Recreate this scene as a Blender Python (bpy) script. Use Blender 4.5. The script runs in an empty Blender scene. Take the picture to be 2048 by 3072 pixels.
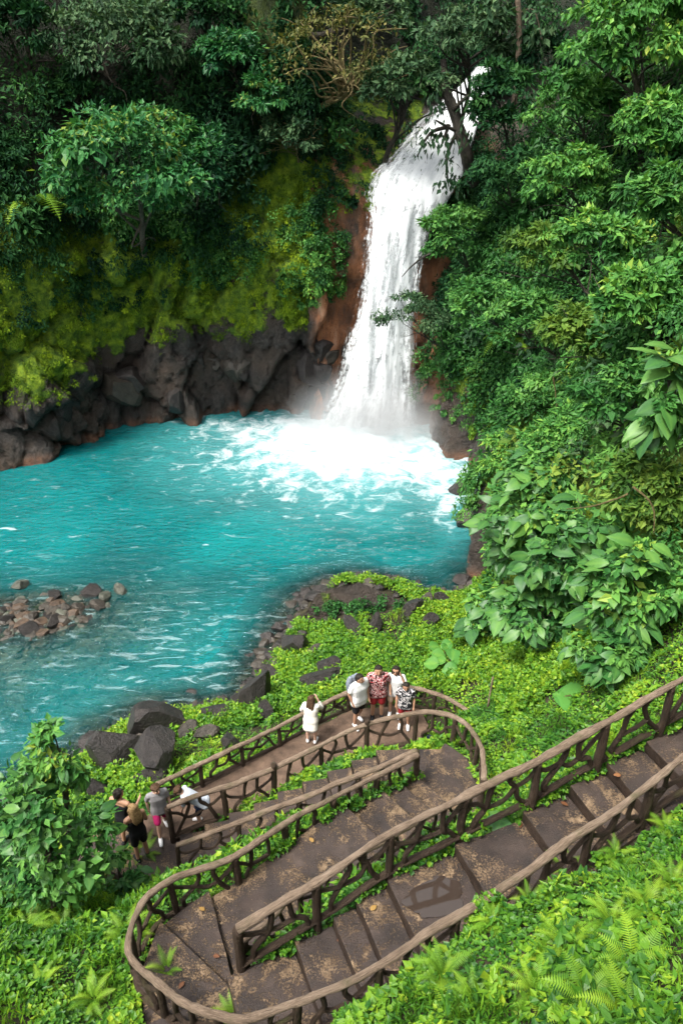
import bpy, bmesh, math, random
import numpy as np
from mathutils import Vector, Matrix

random.seed(11)
RNG = np.random.default_rng(11)
scene = bpy.context.scene
COL = scene.collection

# ------------------------------------------------------------------ camera
FPX, CAM_H, PITCH = 2200.0, 16.0, math.radians(30.0)
cam_data = bpy.data.cameras.new('camera')
cam_data.sensor_fit = 'VERTICAL'
cam_data.sensor_height = 36.0
cam_data.lens = FPX / 3072.0 * 36.0
cam_data.clip_start = 0.1
cam_data.clip_end = 600.0
cam = bpy.data.objects.new('camera', cam_data)
COL.objects.link(cam)
cam.location = (0, 0, CAM_H)
cam.rotation_euler = (math.radians(60.0), 0, 0)
scene.camera = cam

# ------------------------------------------------------------------ sky, sun, exposure
SUN_EL, SUN_AZ = math.radians(62), math.radians(235)      # azimuth: clockwise from +Y
world = bpy.data.worlds.new('World')
scene.world = world
world.use_nodes = True
wn = world.node_tree
wn.nodes.clear()
sky = wn.nodes.new('ShaderNodeTexSky')
sky.sky_type = 'NISHITA'
sky.sun_disc = False
sky.sun_elevation = SUN_EL
sky.sun_rotation = SUN_AZ
sky.air_density = 1.0
sky.dust_density = 4.0
sky.ozone_density = 1.0
hs = wn.nodes.new('ShaderNodeHueSaturation')
hs.inputs['Saturation'].default_value = 0.12
bg = wn.nodes.new('ShaderNodeBackground')
bg.inputs['Strength'].default_value = 0.10
wo = wn.nodes.new('ShaderNodeOutputWorld')
wn.links.new(sky.outputs[0], hs.inputs['Color'])
wn.links.new(hs.outputs[0], bg.inputs['Color'])
wn.links.new(bg.outputs[0], wo.inputs['Surface'])
sun_data = bpy.data.lights.new('sun', 'SUN')
sun_data.energy = 1.5
sun_data.angle = math.radians(14)
sun_data.color = (1.0, 0.94, 0.84)
sun = bpy.data.objects.new('sun', sun_data)
COL.objects.link(sun)
sd = Vector((math.sin(SUN_AZ) * math.cos(SUN_EL), math.cos(SUN_AZ) * math.cos(SUN_EL), math.sin(SUN_EL)))
sun.rotation_euler = sd.to_track_quat('Z', 'Y').to_euler()
sun.location = sd * 60
vs = scene.view_settings
vs.view_transform = 'Standard'
vs.look = 'None'
vs.exposure = 1.95
vs.gamma = 1.0
vs.use_curve_mapping = False
scene.render.engine = 'CYCLES'
cy = scene.cycles
cy.use_denoising = True
cy.max_bounces = 7
cy.diffuse_bounces = 3
cy.glossy_bounces = 2
cy.transmission_bounces = 4
cy.transparent_max_bounces = 12
cy.volume_bounces = 1
cy.use_adaptive_sampling = True
cy.adaptive_threshold = 0.02
cy.caustics_reflective = False
cy.caustics_refractive = False

# ------------------------------------------------------------------ small helpers
FW = np.array([0.0, math.cos(PITCH), -math.sin(PITCH)])
DN = np.array([0.0, -math.sin(PITCH), -math.cos(PITCH)])


def ray(px, py):
    return FW + np.array([(px - 1024.0) / FPX, 0, 0]) + (py - 1536.0) / FPX * DN


def pz(px, py, z):
    """point of the place seen at photo pixel (px, py) that stands at height z"""
    d = ray(px, py)
    return np.array([0, 0, CAM_H]) + d * ((z - CAM_H) / d[2])


def pY(px, py, Y):
    """point seen at photo pixel (px, py) that stands Y metres in front of the viewpoint"""
    d = ray(px, py)
    return np.array([0, 0, CAM_H]) + d * (Y / d[1])


def hash3(ix, iy, iz, seed):
    h = (ix * 374761393 + iy * 668265263 + iz * 2147483647 + seed * 144665 * 97) & 0xFFFFFFFF
    h = ((h ^ (h >> 13)) * 1274126177) & 0xFFFFFFFF
    h = (h ^ (h >> 16)) & 0xFFFFFFFF
    h = (h * 2246822519) & 0xFFFFFFFF
    h = h ^ (h >> 15)
    return (h & 0xFFFFFF) / float(0xFFFFFF)


def vnoise(P, seed=0):
    P = np.asarray(P, float)
    i = np.floor(P).astype(np.int64)
    f = P - i
    f = f * f * (3 - 2 * f)
    r = 0
    for dx in (0, 1):
        wx = f[:, 0] if dx else 1 - f[:, 0]
        for dy in (0, 1):
            wy = f[:, 1] if dy else 1 - f[:, 1]
            for dz in (0, 1):
                wz = f[:, 2] if dz else 1 - f[:, 2]
                r = r + wx * wy * wz * hash3(i[:, 0] + dx, i[:, 1] + dy, i[:, 2] + dz, seed)
    return r * 2 - 1


def fbm(P, octv=4, seed=0, gain=0.5):
    P = np.asarray(P, float)
    a, s, r = 1.0, 0.0, 0
    for k in range(octv):
        r = r + a * vnoise(P * (2 ** k) + 17.3 * k, seed + k)
        s += a
        a *= gain
    return r / s


def worley(P, seed=0):
    """F1, F2, cell random triple, vector to the cell centre"""
    P = np.asarray(P, float)
    n = len(P)
    b = np.floor(P).astype(np.int64)
    f1 = np.full(n, 9.0); f2 = np.full(n, 9.0)
    rid = np.zeros((n, 3)); vec = np.zeros((n, 3))
    for dx in (-1, 0, 1):
        for dy in (-1, 0, 1):
            for dz in (-1, 0, 1):
                c = b + np.array([dx, dy, dz])
                o = np.stack([hash3(c[:, 0], c[:, 1], c[:, 2], seed + k) for k in (1, 2, 3)], 1)
                v = P - (c + o)
                d = np.sqrt((v ** 2).sum(1))
                m = d < f1
                f2 = np.where(m, f1, np.minimum(f2, d))
                f1 = np.where(m, d, f1)
                rr = np.stack([hash3(c[:, 0], c[:, 1], c[:, 2], seed + k) for k in (11, 12, 13)], 1)
                rid[m] = rr[m]; vec[m] = v[m]
    return f1, f2, rid, vec


def nrm(v):
    v = np.asarray(v, float)
    return v / np.maximum(np.linalg.norm(v, axis=-1, keepdims=True), 1e-9)


def raw_mesh(name, V, F, mats=None, smooth=True, attrs=None, face_mat=None):
    """mesh from numpy arrays; F is a list of arrays, one for each polygon size"""
    me = bpy.data.meshes.new(name)
    V = np.asarray(V, np.float32)
    if isinstance(F, np.ndarray):
        F = [F]
    F = [np.asarray(f, np.int32) for f in F if len(f)]
    nl = sum(f.size for f in F)
    npoly = sum(len(f) for f in F)
    me.vertices.add(len(V))
    me.vertices.foreach_set('co', V.ravel())
    me.loops.add(nl)
    me.polygons.add(npoly)
    me.loops.foreach_set('vertex_index', np.concatenate([f.ravel() for f in F]))
    tot = np.concatenate([np.full(len(f), f.shape[1], np.int32) for f in F])
    st = np.concatenate([[0], np.cumsum(tot)[:-1]]).astype(np.int32)
    me.polygons.foreach_set('loop_start', st)
    me.polygons.foreach_set('loop_total', tot)
    me.polygons.foreach_set('use_smooth', np.full(npoly, smooth, bool))
    if face_mat is not None:
        me.polygons.foreach_set('material_index', np.asarray(face_mat, np.int32))
    if attrs:
        for k, v in attrs.items():
            a = me.attributes.new(k, 'FLOAT', 'POINT')
            a.data.foreach_set('value', np.asarray(v, np.float32))
    me.update(calc_edges=True)
    me.validate()
    for m in (mats or []):
        me.materials.append(m)
    return me


def link(name, me, parent=None, loc=None, rot=None, scale=None):
    o = bpy.data.objects.new(name, me)
    COL.objects.link(o)
    if parent is not None:
        o.parent = parent
    if loc is not None:
        o.location = tuple(float(c) for c in loc)
    if rot is not None:
        o.rotation_euler = rot
    if scale is not None:
        o.scale = (scale,) * 3 if np.isscalar(scale) else tuple(float(c) for c in scale)
    return o


def tag(o, label, cat, group=None, kind=None):
    o['label'] = label
    o['category'] = cat
    if group:
        o['group'] = group
    if kind:
        o['kind'] = kind
    return o


def empty(name, loc, label=None, cat=None, group=None, rz=0.0):
    o = bpy.data.objects.new(name, None)
    o.empty_display_size = 0.2
    COL.objects.link(o)
    o.location = tuple(float(c) for c in loc)
    o.rotation_euler = (0, 0, rz)
    if label:
        tag(o, label, cat, group)
    return o


def grid_faces(nu, nv):
    i = np.arange(nu - 1)[:, None] * nv + np.arange(nv - 1)[None, :]
    i = i.ravel()
    return np.stack([i, i + nv, i + nv + 1, i + 1], 1)


def resample(pts, step, extra=None):
    """Catmull-Rom through pts, evenly spaced; extra = values carried along"""
    P = np.asarray(pts, float)
    E = None if extra is None else np.asarray(extra, float)
    n = len(P)
    if n == 2:
        L = np.linalg.norm(P[1] - P[0]); k = max(2, int(L / step) + 1)
        t = np.linspace(0, 1, k)[:, None]
        Q = P[0] * (1 - t) + P[1] * t
        return Q if E is None else (Q, E[0] * (1 - t[:, 0]) + E[1] * t[:, 0])
    out, ext = [], []
    for i in range(n - 1):
        p0 = P[max(i - 1, 0)]; p1 = P[i]; p2 = P[i + 1]; p3 = P[min(i + 2, n - 1)]
        k = max(2, int(np.linalg.norm(p2 - p1) / step) + 1)
        t = np.linspace(0, 1, k, endpoint=False)[:, None]
        out.append(0.5 * (2 * p1 + (p2 - p0) * t + (2 * p0 - 5 * p1 + 4 * p2 - p3) * t ** 2 + (3 * p1 - p0 - 3 * p2 + p3) * t ** 3))
        if E is not None:
            ext.append(E[i] * (1 - t[:, 0]) + E[i + 1] * t[:, 0])
    out.append(P[-1:])
    Q = np.concatenate(out)
    if E is None:
        return Q
    ext.append(E[-1:])
    return Q, np.concatenate(ext)


def tube_arrays(path, rad, sides=8, knob=0.0, seed=0):
    """closed tube along a path; returns V, quads, tris"""
    P = np.asarray(path, float)
    R = np.broadcast_to(np.asarray(rad, float), (len(P),)).copy()
    T = nrm(np.gradient(P, axis=0))
    up = np.array([0, 0, 1.0]) if abs(T[0][2]) < 0.85 else np.array([1.0, 0, 0])
    N = np.zeros_like(P); B = np.zeros_like(P)
    a = nrm(np.cross(T[0], up))
    for i in range(len(P)):
        a = nrm(a - T[i] * np.dot(a, T[i]))
        N[i] = a; B[i] = np.cross(T[i], a)
    ang = np.linspace(0, 2 * math.pi, sides, endpoint=False)
    c, s = np.cos(ang), np.sin(ang)
    ring = N[:, None, :] * c[None, :, None] + B[:, None, :] * s[None, :, None]
    rr = np.repeat(R[:, None], sides, 1)
    if knob:
        q = (P[:, None, :] + ring * 0.05).reshape(-1, 3)
        rr = rr * (1 + knob * (fbm(q * 9.0, 3, seed) * 1.2 + 0.6 * fbm(q * np.array([3, 3, 3.]), 2, seed + 9)).reshape(rr.shape))
    V = P[:, None, :] + ring * rr[:, :, None]
    n = len(P)
    V = np.concatenate([V.reshape(-1, 3), P[:1] - T[:1] * R[0] * 0.3, P[-1:] + T[-1:] * R[-1] * 0.3])
    j = np.arange(sides); j2 = (j + 1) % sides
    Q = []
    for i in range(n - 1):
        Q.append(np.stack([i * sides + j, i * sides + j2, (i + 1) * sides + j2, (i + 1) * sides + j], 1))
    Q = np.concatenate(Q)
    t0 = np.stack([np.full(sides, n * sides), j2, j], 1)
    t1 = np.stack([np.full(sides, n * sides + 1), (n - 1) * sides + j, (n - 1) * sides + j2], 1)
    return V, Q, np.concatenate([t0, t1])


def tubes_mesh(name, tubes, mats):
    """several (path, radius, sides, knob) joined into one mesh"""
    Vs, Qs, Ts, o = [], [], [], 0
    for k, (p, r, s, kn) in enumerate(tubes):
        V, Q, T = tube_arrays(p, r, s, kn, k)
        Vs.append(V); Qs.append(Q + o); Ts.append(T + o); o += len(V)
    me = raw_mesh(name, np.concatenate(Vs), [np.concatenate(Qs), np.concatenate(Ts)], mats)
    bc = []
    for k, (p, r, s, kn) in enumerate(tubes):
        p = np.asarray(p, float)
        d = np.r_[0, np.cumsum(np.linalg.norm(np.diff(p, axis=0), axis=1))] + k * 3.7 + float(np.abs(p[0]).sum())
        an = np.linspace(0, 2 * math.pi, s, endpoint=False)
        g = np.stack([np.repeat(d, s), np.tile(np.cos(an), len(p)), np.tile(np.sin(an), len(p))], 1)
        bc.append(np.concatenate([g, [[d[0], 0, 0], [d[-1], 0, 0]]]))
    bc = np.concatenate(bc).astype(np.float32)
    a = me.attributes.new('bark', 'FLOAT_VECTOR', 'POINT')
    a.data.foreach_set('vector', bc.ravel())
    return me


# ------------------------------------------------------------------ node material helpers
def new_mat(name):
    m = bpy.data.materials.new(name)
    m.use_nodes = True
    nt = m.node_tree
    nt.nodes.clear()
    out = nt.nodes.new('ShaderNodeOutputMaterial')
    return m, nt, out


def nd(nt, kind, **kw):
    n = nt.nodes.new(kind)
    for k, v in kw.items():
        if k in n.inputs:
            n.inputs[k].default_value = v
        else:
            setattr(n, k, v)
    return n


def ramp(nt, fac, stops, interp='LINEAR'):
    r = nt.nodes.new('ShaderNodeValToRGB')
    r.color_ramp.interpolation = interp
    e = r.color_ramp.elements
    while len(e) < len(stops):
        e.new(0.5)
    for k, (p, c) in enumerate(stops):
        e[k].position = p
        e[k].color = (c[0], c[1], c[2], 1) if not np.isscalar(c) else (c, c, c, 1)
    if fac is not None:
        nt.links.new(fac, r.inputs['Fac'])
    return r.outputs['Color']


def math_n(nt, op, a, b=None, clamp=False):
    n = nt.nodes.new('ShaderNodeMath')
    n.operation = op
    n.use_clamp = clamp
    for i, v in enumerate((a, b)):
        if v is None:
            continue
        if hasattr(v, 'links'):
            nt.links.new(v, n.inputs[i])
        else:
            n.inputs[i].default_value = v
    return n.outputs[0]


def mix_c(nt, fac, a, b, mode='MIX'):
    n = nt.nodes.new('ShaderNodeMix')
    n.data_type = 'RGBA'
    n.blend_type = mode
    for sock, v in ((n.inputs[0], fac), (n.inputs[6], a), (n.inputs[7], b)):
        if hasattr(v, 'links'):
            nt.links.new(v, sock)
        elif np.isscalar(v):
            sock.default_value = v
        else:
            sock.default_value = (v[0], v[1], v[2], 1)
    return n.outputs[2]


def coords(nt, kind='Object', scale=(1, 1, 1), rot=(0, 0, 0)):
    tc = nt.nodes.new('ShaderNodeTexCoord')
    mp = nt.nodes.new('ShaderNodeMapping')
    mp.inputs['Scale'].default_value = scale
    mp.inputs['Rotation'].default_value = rot
    if kind == 'World':
        g = nt.nodes.new('ShaderNodeNewGeometry')
        nt.links.new(g.outputs['Position'], mp.inputs['Vector'])
    else:
        nt.links.new(tc.outputs[kind], mp.inputs['Vector'])
    return mp.outputs[0]


def noise_n(nt, vec, scale, detail=5, rough=0.55, dist=0.0):
    n = nd(nt, 'ShaderNodeTexNoise', Scale=scale, Detail=detail, Roughness=rough, Distortion=dist)
    nt.links.new(vec, n.inputs['Vector'])
    return n.outputs['Fac']


def bump_n(nt, h, strength, dist=0.05):
    b = nd(nt, 'ShaderNodeBump', Strength=strength, Distance=dist)
    nt.links.new(h, b.inputs['Height'])
    return b.outputs[0]


def bsdf(nt, out, color, rough=0.7, normal=None, spec=0.4):
    b = nt.nodes.new('ShaderNodeBsdfPrincipled')
    for sock, v in ((b.inputs['Base Color'], color), (b.inputs['Roughness'], rough)):
        if hasattr(v, 'links'):
            nt.links.new(v, sock)
        elif np.isscalar(v):
            sock.default_value = v
        else:
            sock.default_value = (v[0], v[1], v[2], 1)
    b.inputs['Specular IOR Level'].default_value = spec
    if normal is not None:
        nt.links.new(normal, b.inputs['Normal'])
    if out is not None:
        nt.links.new(b.outputs[0], out.inputs['Surface'])
    return b


def simple_mat(name, c1, c2, scale=6.0, rough=0.7, bump=0.3, spec=0.4, coord='Object', bdist=0.02):
    m, nt, out = new_mat(name)
    v = coords(nt, coord)
    f = noise_n(nt, v, scale, 6, 0.6)
    c = ramp(nt, f, [(0.3, c1), (0.7, c2)])
    n = bump_n(nt, noise_n(nt, v, scale * 3, 6, 0.65), bump, bdist) if bump else None
    bsdf(nt, out, c, rough, n, spec)
    return m


def leaf_mat(name, stops, rough=0.55, trans=0.3, spec=0.15, objvar=0.12):
    """stops: colours over the per-leaf tint"""
    m, nt, out = new_mat(name)
    at = nd(nt, 'ShaderNodeAttribute', attribute_name='tint')
    oi = nt.nodes.new('ShaderNodeObjectInfo')
    t = math_n(nt, 'ADD', at.outputs['Fac'], math_n(nt, 'MULTIPLY', math_n(nt, 'SUBTRACT', oi.outputs['Random'], 0.5), objvar * 2), True)
    c = ramp(nt, t, stops)
    v = coords(nt, 'World')
    c = mix_c(nt, 0.35, c, ramp(nt, noise_n(nt, v, 1.1, 3), [(0.3, 0.45), (0.7, 1.0)]), 'MULTIPLY')
    b = bsdf(nt, None, c, rough, None, spec)
    tr = nt.nodes.new('ShaderNodeBsdfTranslucent')
    nt.links.new(mix_c(nt, 1.0, c, (1.0, 1.0, 0.55), 'MULTIPLY'), tr.inputs['Color'])
    mx = nt.nodes.new('ShaderNodeMixShader')
    mx.inputs[0].default_value = trans
    nt.links.new(b.outputs[0], mx.inputs[1]); nt.links.new(tr.outputs[0], mx.inputs[2])
    nt.links.new(mx.outputs[0], out.inputs['Surface'])
    return m

# ================================================================== THE SETTING
# ------------------------------------------------------------------ materials of the setting
def rock_material(name, mossy=True, orange=True):
    m, nt, out = new_mat(name)
    v = coords(nt, 'World')
    big = noise_n(nt, v, 0.55, 5, 0.6)
    fine = noise_n(nt, v, 5.0, 8, 0.68)
    vor = nd(nt, 'ShaderNodeTexVoronoi', Scale=1.6, feature='DISTANCE_TO_EDGE')
    nt.links.new(mix_c(nt, 0.25, v, nd_col(nt, v, 2.0)), vor.inputs['Vector'])
    base = ramp(nt, fine, [(0.25, (0.010, 0.009, 0.009)), (0.5, (0.038, 0.033, 0.030)), (0.75, (0.095, 0.083, 0.074))])
    base = mix_c(nt, ramp(nt, big, [(0.42, 0.0), (0.66, 0.6)]), base, (0.085, 0.058, 0.040))
    if orange:
        a = nd(nt, 'ShaderNodeAttribute', attribute_name='rust')
        rf = math_n(nt, 'MULTIPLY', a.outputs['Fac'], ramp(nt, noise_n(nt, coords(nt, 'World', (1, 1, 0.45)), 0.9, 5, 0.6), [(0.36, 0.0), (0.56, 1.0)]))
        rc = ramp(nt, noise_n(nt, coords(nt, 'World', (1, 1, 0.3)), 2.2, 6), [(0.3, (0.17, 0.070, 0.034)), (0.52, (0.38, 0.155, 0.068)), (0.75, (0.50, 0.30, 0.20))])
        base = mix_c(nt, rf, base, rc)
    if mossy:
        a = nd(nt, 'ShaderNodeAttribute', attribute_name='moss')
        mm = math_n(nt, 'ADD', a.outputs['Fac'], math_n(nt, 'MULTIPLY', math_n(nt, 'SUBTRACT', noise_n(nt, v, 0.9, 7, 0.66), 0.5), 2.4))
        mf = ramp(nt, mm, [(0.48, 0.0), (0.62, 1.0)])
        mc = ramp(nt, noise_n(nt, v, 2.4, 6, 0.7), [(0.28, (0.020, 0.042, 0.005)), (0.46, (0.100, 0.190, 0.012)), (0.66, (0.30, 0.42, 0.020))])
        base = mix_c(nt, mf, base, mc)
        a = nd(nt, 'ShaderNodeAttribute', attribute_name='soil')
        base = mix_c(nt, a.outputs['Fac'], base, ramp(nt, noise_n(nt, v, 2.0, 5), [(0.3, (0.007, 0.010, 0.005)), (0.7, (0.020, 0.026, 0.012))]))
        rough = ramp(nt, mf, [(0.0, 0.42), (1.0, 0.95)])
    else:
        rough = 0.5
    h = math_n(nt, 'ADD', fine, math_n(nt, 'MULTIPLY', noise_n(nt, v, 16, 6, 0.7), 0.5))
    if mossy:
        h = math_n(nt, 'ADD', h, math_n(nt, 'MULTIPLY', mf, 0.5))
        h = math_n(nt, 'ADD', h, math_n(nt, 'MULTIPLY', math_n(nt, 'MULTIPLY', mf, noise_n(nt, v, 9.0, 8, 0.75)), 0.8))
    bsdf(nt, out, base, rough, bump_n(nt, h, 1.0, 0.22), 0.4)
    return m


def nd_col(nt, v, scale):
    n = nd(nt, 'ShaderNodeTexNoise', Scale=scale, Detail=3.0)
    nt.links.new(v, n.inputs['Vector'])
    return n.outputs['Color']


M_CLIFF = rock_material('cliff rock')
M_ROCK = simple_mat('dark basalt', (0.020, 0.018, 0.017), (0.080, 0.068, 0.060), 2.6, 0.42, 0.8, 0.45, 'Object', 0.06)
M_SOIL = simple_mat('dark soil', (0.012, 0.012, 0.007), (0.045, 0.040, 0.022), 3.0, 0.9, 0.6, 0.2, 'World')
M_PEBBLE = simple_mat('river bed pebbles', (0.05, 0.045, 0.03), (0.20, 0.15, 0.10), 5.0, 0.6, 0.9, 0.3, 'World', 0.06)

# ------------------------------------------------------------------ cliff and hillsides round the pool
# plan line of the foot (x, y), kind: 0 left cliff, 1 behind the fall, 2 right bank; foot height
LINE = [(-46, 22, 0, 0), (-36, 24.5, 0, 0), (-27, 27, 0, 0), (-20, 30.2, 0, 0), (-16.6, 31.9, 0, 0), (-13.4, 34.2, 0, 0), (-11.6, 36.9, 0, 0),
        (-8.6, 37.9, 0, 0), (-5.6, 38.6, 0, 0), (-3.2, 38.9, 0, 0), (-1.2, 38.8, 0.0, 0), (-0.3, 39.4, 0.25, 0), (0.5, 40.2, 0.85, 0), (1.4, 40.4, 1, 0), (3.4, 39.8, 1, 0),
        (4.3, 36.9, 1.6, 0), (4.7, 34.6, 2, 0), (5.5, 32.6, 2, 0), (6.7, 30.6, 2, 0), (6.8, 28.4, 2, 0), (6.3, 26, 2, 0), (5.7, 23.0, 2, 0),
        (5.1, 20.2, 2, 0.6), (5.3, 17.4, 2, 1.8), (5.6, 14.6, 2, 3.6), (6.1, 12.0, 2, 5.6), (6.6, 9.6, 2, 7.6), (7.6, 7.0, 2, 8.6), (9.5, 3.0, 2, 10.0),
        (12, -4, 2, 12.0)]
L4 = np.array(LINE, float)
PL, EX = resample(np.c_[L4[:, 0], L4[:, 1], np.zeros(len(L4))], 0.16, np.arange(len(L4)))
KIND = np.interp(EX, np.arange(len(L4)), L4[:, 2])
ZB = np.interp(EX, np.arange(len(L4)), L4[:, 3])
TG = nrm(np.gradient(PL, axis=0))
for _ in range(14):                                                # soften the normals so that setbacks do not cross
    TG[1:-1] = nrm(TG[:-2] + 2 * TG[1:-1] + TG[2:])
ON = np.stack([-TG[:, 1], TG[:, 0], np.zeros(len(TG))], 1)         # outward: away from the pool


def setback(z, kind, zb, x0):
    sl = np.interp(x0, [-10, -4, -1], [0.62, 0.34, 0.20])
    left = np.where(z < 8.5, 0.10 * z, 0.85 + sl * (z - 8.5))
    fall = np.where(z < 12.0, 0.11 * z, np.where(z < 16.5, 1.32 + 1.65 * (z - 12.0), 8.7 + 0.9 * (z - 16.5)))
    zz = np.maximum(z - zb, 0)
    right = np.where(zz < 4.0, 0.16 * zz, 0.64 + 0.48 * (zz - 4.0))
    wl = np.clip(1 - kind, 0, 1); wr = np.clip(kind - 1, 0, 1); wf = 1 - wl - wr
    return wl * left + wf * fall + wr * right


ZV = np.concatenate([np.arange(-2.0, 17.0, 0.17), np.arange(17.0, 30.1, 0.6)])


def wall_point(ui, z):
    """undisplaced surface at index ui of the plan line and height z"""
    s = setback(z, KIND[ui], ZB[ui], PL[ui][:, 0])
    p = PL[ui] + ON[ui] * s[:, None]
    p[:, 2] = z
    # the gorge above the fall bends to the right
    g = np.clip(1 - np.abs(KIND[ui] - 1.0) / 0.8, 0, 1) * np.clip((z - 1) / 15.0, 0, 1.3)
    p[:, 0] += g * 4.2
    return p


NU, NV = len(PL), len(ZV)
UI = np.repeat(np.arange(NU), NV)
ZZ = np.tile(ZV, NU)
WP = wall_point(UI, ZZ)
WK = KIND[UI]
zs = np.interp(WP[:, 0], [-13, -8], [0.34, 0.15])
f1, f2, rid, vec = worley(np.c_[WP[:, 0] * 0.30, WP[:, 1] * 0.30, WP[:, 2] * zs * 0.8] + 0.25 * fbm(WP * 0.5, 2, 5)[:, None], 3)
g1, g2, rid2, vec2 = worley(np.c_[WP[:, 0] * 1.0, WP[:, 1] * 1.0, WP[:, 2] * zs * 2.1] + 0.3 * fbm(WP * 0.9, 2, 8)[:, None], 31)
h1, h2, rid3, vec3 = worley(np.c_[WP[:, 0], WP[:, 1], WP[:, 2] * 0.7] * 2.3, 57)
tilt3 = (vec3 * (rid3 - 0.5)).sum(1)
tilt = (vec * (rid - 0.5)).sum(1)
tilt2 = (vec2 * (rid2 - 0.5)).sum(1)
rocky = np.clip(1.15 - (ZZ / 13.0), 0.25, 1)
disp = rocky * (1.5 * (rid[:, 0] - 0.5) + 1.6 * tilt - 0.5 * np.exp(-((f2 - f1) / 0.06) ** 2)
                + 0.32 * (rid2[:, 1] - 0.5) + 0.8 * tilt2 - 0.22 * np.exp(-((g2 - g1) / 0.06) ** 2) + 0.07 * (rid3[:, 0] - 0.5) + 0.28 * tilt3) + 0.16 * fbm(WP * 2.2, 4, 2)
disp = disp * np.where(WK < 0.15, 1.0, np.where(WK < 1.4, 0.62, 0.8))
WD = WP - ON[UI] * disp[:, None]
fall_d = np.hypot(WP[:, 0] - 1.6 - np.clip(ZZ / 16, 0, 1.3) * 4.0, (WP[:, 1] - 39.0) * 0.45)
rust = np.clip((WP[:, 0] + 1.9) / 0.6, 0, 1) * np.clip((4.6 + 0.28 * ZZ - WP[:, 0]) / 0.8, 0, 1) * np.where(WK < 1.25, 1.0, np.clip((6.5 - ZZ) / 2.5, 0, 1) * np.clip((2.05 - WK) / 0.3, 0, 1)) * np.clip((14.5 - ZZ) / 2, 0, 1) + np.exp(-((ZZ - 0.12) / 0.22) ** 2) * 0.38
left_m = np.clip((ZZ - np.interp(WP[:, 0], [-15, -11], [2.0, 3.2])) / 2.4, -0.2, 1.0) + 0.25 * fbm(WP * np.array([0.35, 0.35, 0.2]), 3, 44) - np.clip((WP[:, 0] + 9) / 9, 0, 1) * np.clip(1.0 - (ZZ - 3.5) / 5.5, 0, 1.0) * 0.75
strip = np.exp(-((WP[:, 0] + 2.4) / 0.6) ** 2) * np.clip((ZZ - 4) / 2, 0, 1) * 0.7
moss = np.where(WK < 0.95, left_m + strip, 0.0)
moss = np.where(WK >= 0.3, moss * np.clip((0.9 - WK) / 0.5, 0, 1), moss)
moss = np.where(WK > 1.7, np.clip((ZZ - 1.4) / 3.0, 0, 0.9), moss)
moss = moss - rust * 0.9
moss = np.where((WK > 0.1) & (WK < 1.0) & (ZZ > 9.5), np.maximum(moss, 0.62 * np.clip((ZZ - 9.5) / 2, 0, 1)), moss)
soil = np.where(WK < 0.5, np.clip((ZZ - 9.6 - 3.2 * np.clip((WP[:, 0] + 7) / 4, 0, 1)) / 1.5, 0, 1) * np.where(WP[:, 0] > -5, 0.8, 1), np.where(WK < 1.5, np.clip((ZZ - 15.0) / 1.5, 0, 1), np.clip((ZZ - ZB[UI] - 4.2) / 1.5, 0, 1)))
cliff = link('cliff', raw_mesh('cliff', WD, grid_faces(NU, NV), [M_CLIFF], True, {'moss': moss, 'rust': rust, 'soil': soil}))
tag(cliff, 'dark rock cliff with bright moss and rusty streaks walling the turquoise pool', 'cliff', kind='structure')

# ------------------------------------------------------------------ near bank: terrain through known heights
STAIR_PTS = []      # filled below: (x, y, z)


def seg(a, b, n):
    t = np.linspace(0, 1, n)[:, None]
    return np.asarray(a, float) * (1 - t) + np.asarray(b, float) * t


# flights: F1 = upper flight (rises to the right), winder, F2, landing, F3, deck
F1A, F1B = np.array([-1.28, 5.21]), np.array([4.72, 7.61])
F1D = nrm(F1B - F1A); F1P = np.array([F1D[1], -F1D[0]])            # towards the viewer side
F1W = 1.22
RISE, Z0 = 0.19, 6.2


def f1_left(px, k):
    """distance along the left edge whose foot (height of tread k) is seen at photo column px"""
    z = Z0 + RISE * k
    best = min(np.linspace(0, 1.25, 2000), key=lambda s: abs(1024 + FPX * (F1A[0] + (F1B[0] - F1A[0]) * s) / ((F1A[1] + (F1B[1] - F1A[1]) * s) * math.cos(PITCH) + (CAM_H - z) * math.sin(PITCH)) - px))
    return best


F1S = [f1_left(px, k + 1) for k, px in enumerate((884, 998, 1067, 1159, 1365, 1566, 1706, 1817, 1934, 2050, 2170))]
F2A, F2B = np.array([-2.0, 6.72]), np.array([1.42, 9.6])
F2D = nrm(F2B - F2A); F2P = np.array([F2D[1], -F2D[0]])
F2W = 1.3
F3A, F3B = np.array([1.41, 9.68]), np.array([-3.1, 8.72])
def f1w(s_):
    return float(np.interp(s_, [0, 0.62, 0.8, 1.1], [1.22, 1.2, 1.0, 0.92]))


STEPS = []         # name, quad corners (4x2) in order, top height


def quad(l0, r0, r1, l1, z, nm='step'):
    STEPS.append((nm, np.array([l0, r0, r1, l1], float), z))


prev = -0.03
for k, s in enumerate(F1S):
    a = F1A + (F1B - F1A) * prev; b = F1A + (F1B - F1A) * s
    quad(a, a + F1P * f1w(prev), b + F1P * f1w(s), b, Z0 + RISE * k)
    prev = s
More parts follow.
